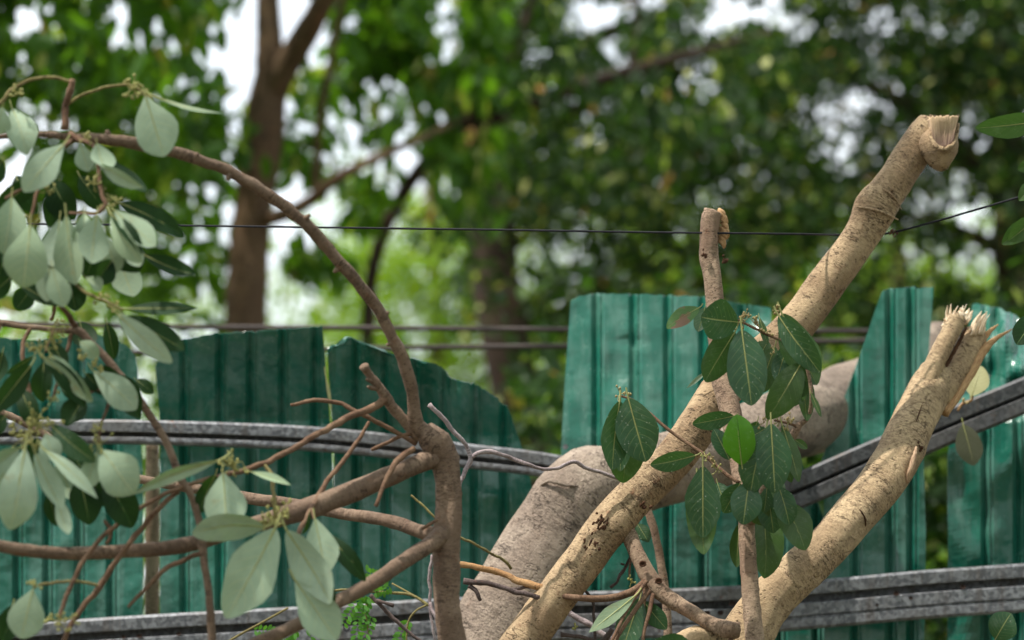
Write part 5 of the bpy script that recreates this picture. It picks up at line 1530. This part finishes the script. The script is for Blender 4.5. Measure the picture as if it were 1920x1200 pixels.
tree("far_tree", "sunlit lime green tree far beyond the fence, seen past the torn sheet",
     [gpt(820, 31, 20), (820, 620, 31, 18), (810, 420, 31, 14), (800, 250, 31, 8)], [],
     clumps_in([(620, 1050, 330, 800, 29, 33, 90, 0.6, 60), (500, 1000, 430, 900, 29, 33, 60, 0.6, 60)], [(770, 310, 60)], 21),
     0.16, 'crown_lime', 23, base=foot(820, 31), droop=0.2)
tree("far_tree", "sunlit lime green bush tree behind the leafy twigs and the forked trunk",
     [gpt(150, 27, 16), (160, 700, 27, 14), (170, 520, 27, 8)], [],
     clumps_in([(-300, 480, 500, 900, 25, 29, 90, 0.55, 60), (150, 420, 480, 600, 25, 29, 12, 0.4, 40)], [(380, 480, 30)], 25),
     0.15, 'crown_lime', 27, base=foot(150, 27), droop=0.2)
tree("far_tree", "sunlit yellow green tree glowing through gaps in the dense crowns",
     [gpt(1700, 26, 22), (1690, 600, 26, 16), (1680, 300, 26, 10)], [],
     clumps_in([(1200, 2300, 330, 900, 24, 29, 150, 0.6, 60), (960, 1250, 400, 900, 24, 29, 40, 0.5, 50)], [], 29),
     0.13, 'crown_lime', 31, base=foot(1700, 26), droop=0.2)

# shrubs close behind the fence
for i, (px, Y, boxes, lab, mt) in enumerate((
    (1010, 9.5, [(1000, 1110, 640, 1400, 9, 10.4, 26, 0.22, 26)], "dark green shrub filling the gap right of the torn sheet", 'crown_dark'),
    (1760, 8.6, [(1500, 1900, 640, 1600, 8.2, 9.4, 90, 0.26, 44)], "dark green shrub showing through the slit by the spiked sheet", 'crown_dark'),
    (1250, 10.5, [(1000, 1600, 560, 1300, 10, 11.5, 60, 0.3, 36)], "dark green shrub rising over the tall pale sheet", 'crown_dark'),
    (60, 10.5, [(-300, 340, 600, 1300, 10, 11.5, 50, 0.28, 26)], "mid green shrub behind the round cornered sheet", 'crown_mid'),
    (450, 12.6, [(300, 800, 640, 1400, 12, 13.5, 40, 0.3, 26)], "mid green shrub at the foot of the forked trunk", 'crown_mid'),
    (2150, 9.5, [(1900, 2600, 560, 1400, 9, 10.4, 50, 0.3, 40)], "dark green shrub behind the crumpled sheet", 'crown_dark'))):
    b0 = foot(px, Y)
    t = thing("shrub", lab, "shrub", b0)
    cc = clumps_in(boxes, [], 40 + i, zmin=0.2)
    for j in range(3):
        q = cc[j * 5 % len(cc)]
        v, f, b = tube([(b0[0] + j * 0.1, b0[1], 0, 0.03), ((b0[0] + q[0]) / 2, (b0[1] + q[1]) / 2, q[2] * 0.6, 0.02), (q[0], q[1], q[2], 0.008)], k=7, world=True, seed=j)
        mesh_obj("stem", v, f, M['tree_bark'], t, bco=b)
    crown(t, cc, 0.09, mt, 50 + i, droop=0.3, aspect=0.5)

# far undergrowth closing the view below the crowns
gh = random.Random(8)
V, F, rv = leaf_cloud([(gh.uniform(-9, 9), gh.uniform(20.5, 23), gh.uniform(0.2, 3.6), 0.6, 44) for _ in range(420)], 0.13, seed=90)
mesh_obj("undergrowth", V, F, M['crown_mid'], smooth=False, rv=rv, kind="stuff", label="mass of green undergrowth far behind the fence")
def woodland(n):
    out = []
    while len(out) < n:
        x, y = gh.uniform(-1.0, 17), gh.uniform(34, 39)
        top = 7.6 if x > 3 else 3.6 + (x + 1)
        out.append((x, y, gh.uniform(1.0, top), 0.8, 50))
    return out


V, F, rv = leaf_cloud(woodland(1000), 0.3, seed=91)
mesh_obj("woodland", V, F, M['crown_mid'], smooth=False, rv=rv, kind="stuff", label="far wood closing the view behind the dense trees")
OV = random.Random(5)
SUNNY = [at(1600, 470, 4.55), at(1700, 300, 4.55), at(1480, 620, 4.55), at(1700, 830, 4.6), at(1600, 980, 4.5), at(1470, 1100, 4.45), at(1220, 900, 4.45), at(1660, 640, 5.2), at(1880, 620, 5.2), at(1780, 640, 4.7), at(1120, 640, 5.2), at(980, 1080, 4.8), at(1400, 720, 4.2), at(1340, 480, 4.46), at(1090, 1060, 4.4)]  # canopy gaps are shaped along sun rays to keep these spots lit


def canopy(n):
    out = []
    d = np.array(sdir)
    while len(out) < n:
        c = np.array((OV.uniform(-6.5, 5.0), OV.uniform(-2.5, 6.8), OV.uniform(4.6, 7.6)))
        near = min(np.linalg.norm(np.cross(c - p, d)) for p in SUNNY)
        if near < 0.85:
            continue
        out.append((*c, 0.42, 46))
    return out


# unseen trees: a canopy overhead, and others added to block sky light
tree("unseen_tree", "tall unseen tree behind the viewpoint, its crown over the fence gapped for chosen sunlight",
     [('w', -4.2, 1.0, 0.0, 0.22), ('w', -4.0, 1.2, 2.5, 0.18), ('w', -3.6, 1.5, 5.0, 0.14), ('w', -3.0, 2.0, 7.5, 0.08)],
     [[('w', -3.8, 1.3, 4.0, 0.10), ('w', -2.4, 2.6, 5.4, 0.07), ('w', -0.6, 4.2, 6.0, 0.04), ('w', 0.6, 5.2, 6.3, 0.02)]],
     canopy(330), 0.14, 'crown_mid', 61, base=(-4.2, 1.0, 0.0), aspect=0.5)
for i, (x, y) in enumerate(((-6.5, -4.5), (-2.4, -6.0), (2.2, -5.6), (6.0, -3.2), (6.6, 1.6), (4.8, 4.6))):
    tree("unseen_tree", ("unseen leafy tree added to block light, farthest left behind the viewpoint", "unseen leafy tree added to block light, second behind the viewpoint", "unseen leafy tree added to block light, third behind the viewpoint", "unseen leafy tree added to block light, last behind the viewpoint", "unseen leafy tree added to block light, midway to the fence on the right", "unseen leafy tree added to block light, close to the fence on the right")[i],
         [('w', x, y, 0.0, 0.18), ('w', x + 0.1, y, 2.5, 0.14), ('w', x, y + 0.1, 5.0, 0.08)], [],
         [(x + OV.gauss(0, 1.3), y + OV.gauss(0, 0.9), OV.uniform(0.8, 6.5), 0.55, 40) for _ in range(90)], 0.17, 'crown_mid', 70 + i, base=(x, y, 0.0), group="unseen trees added to block light", aspect=0.5)
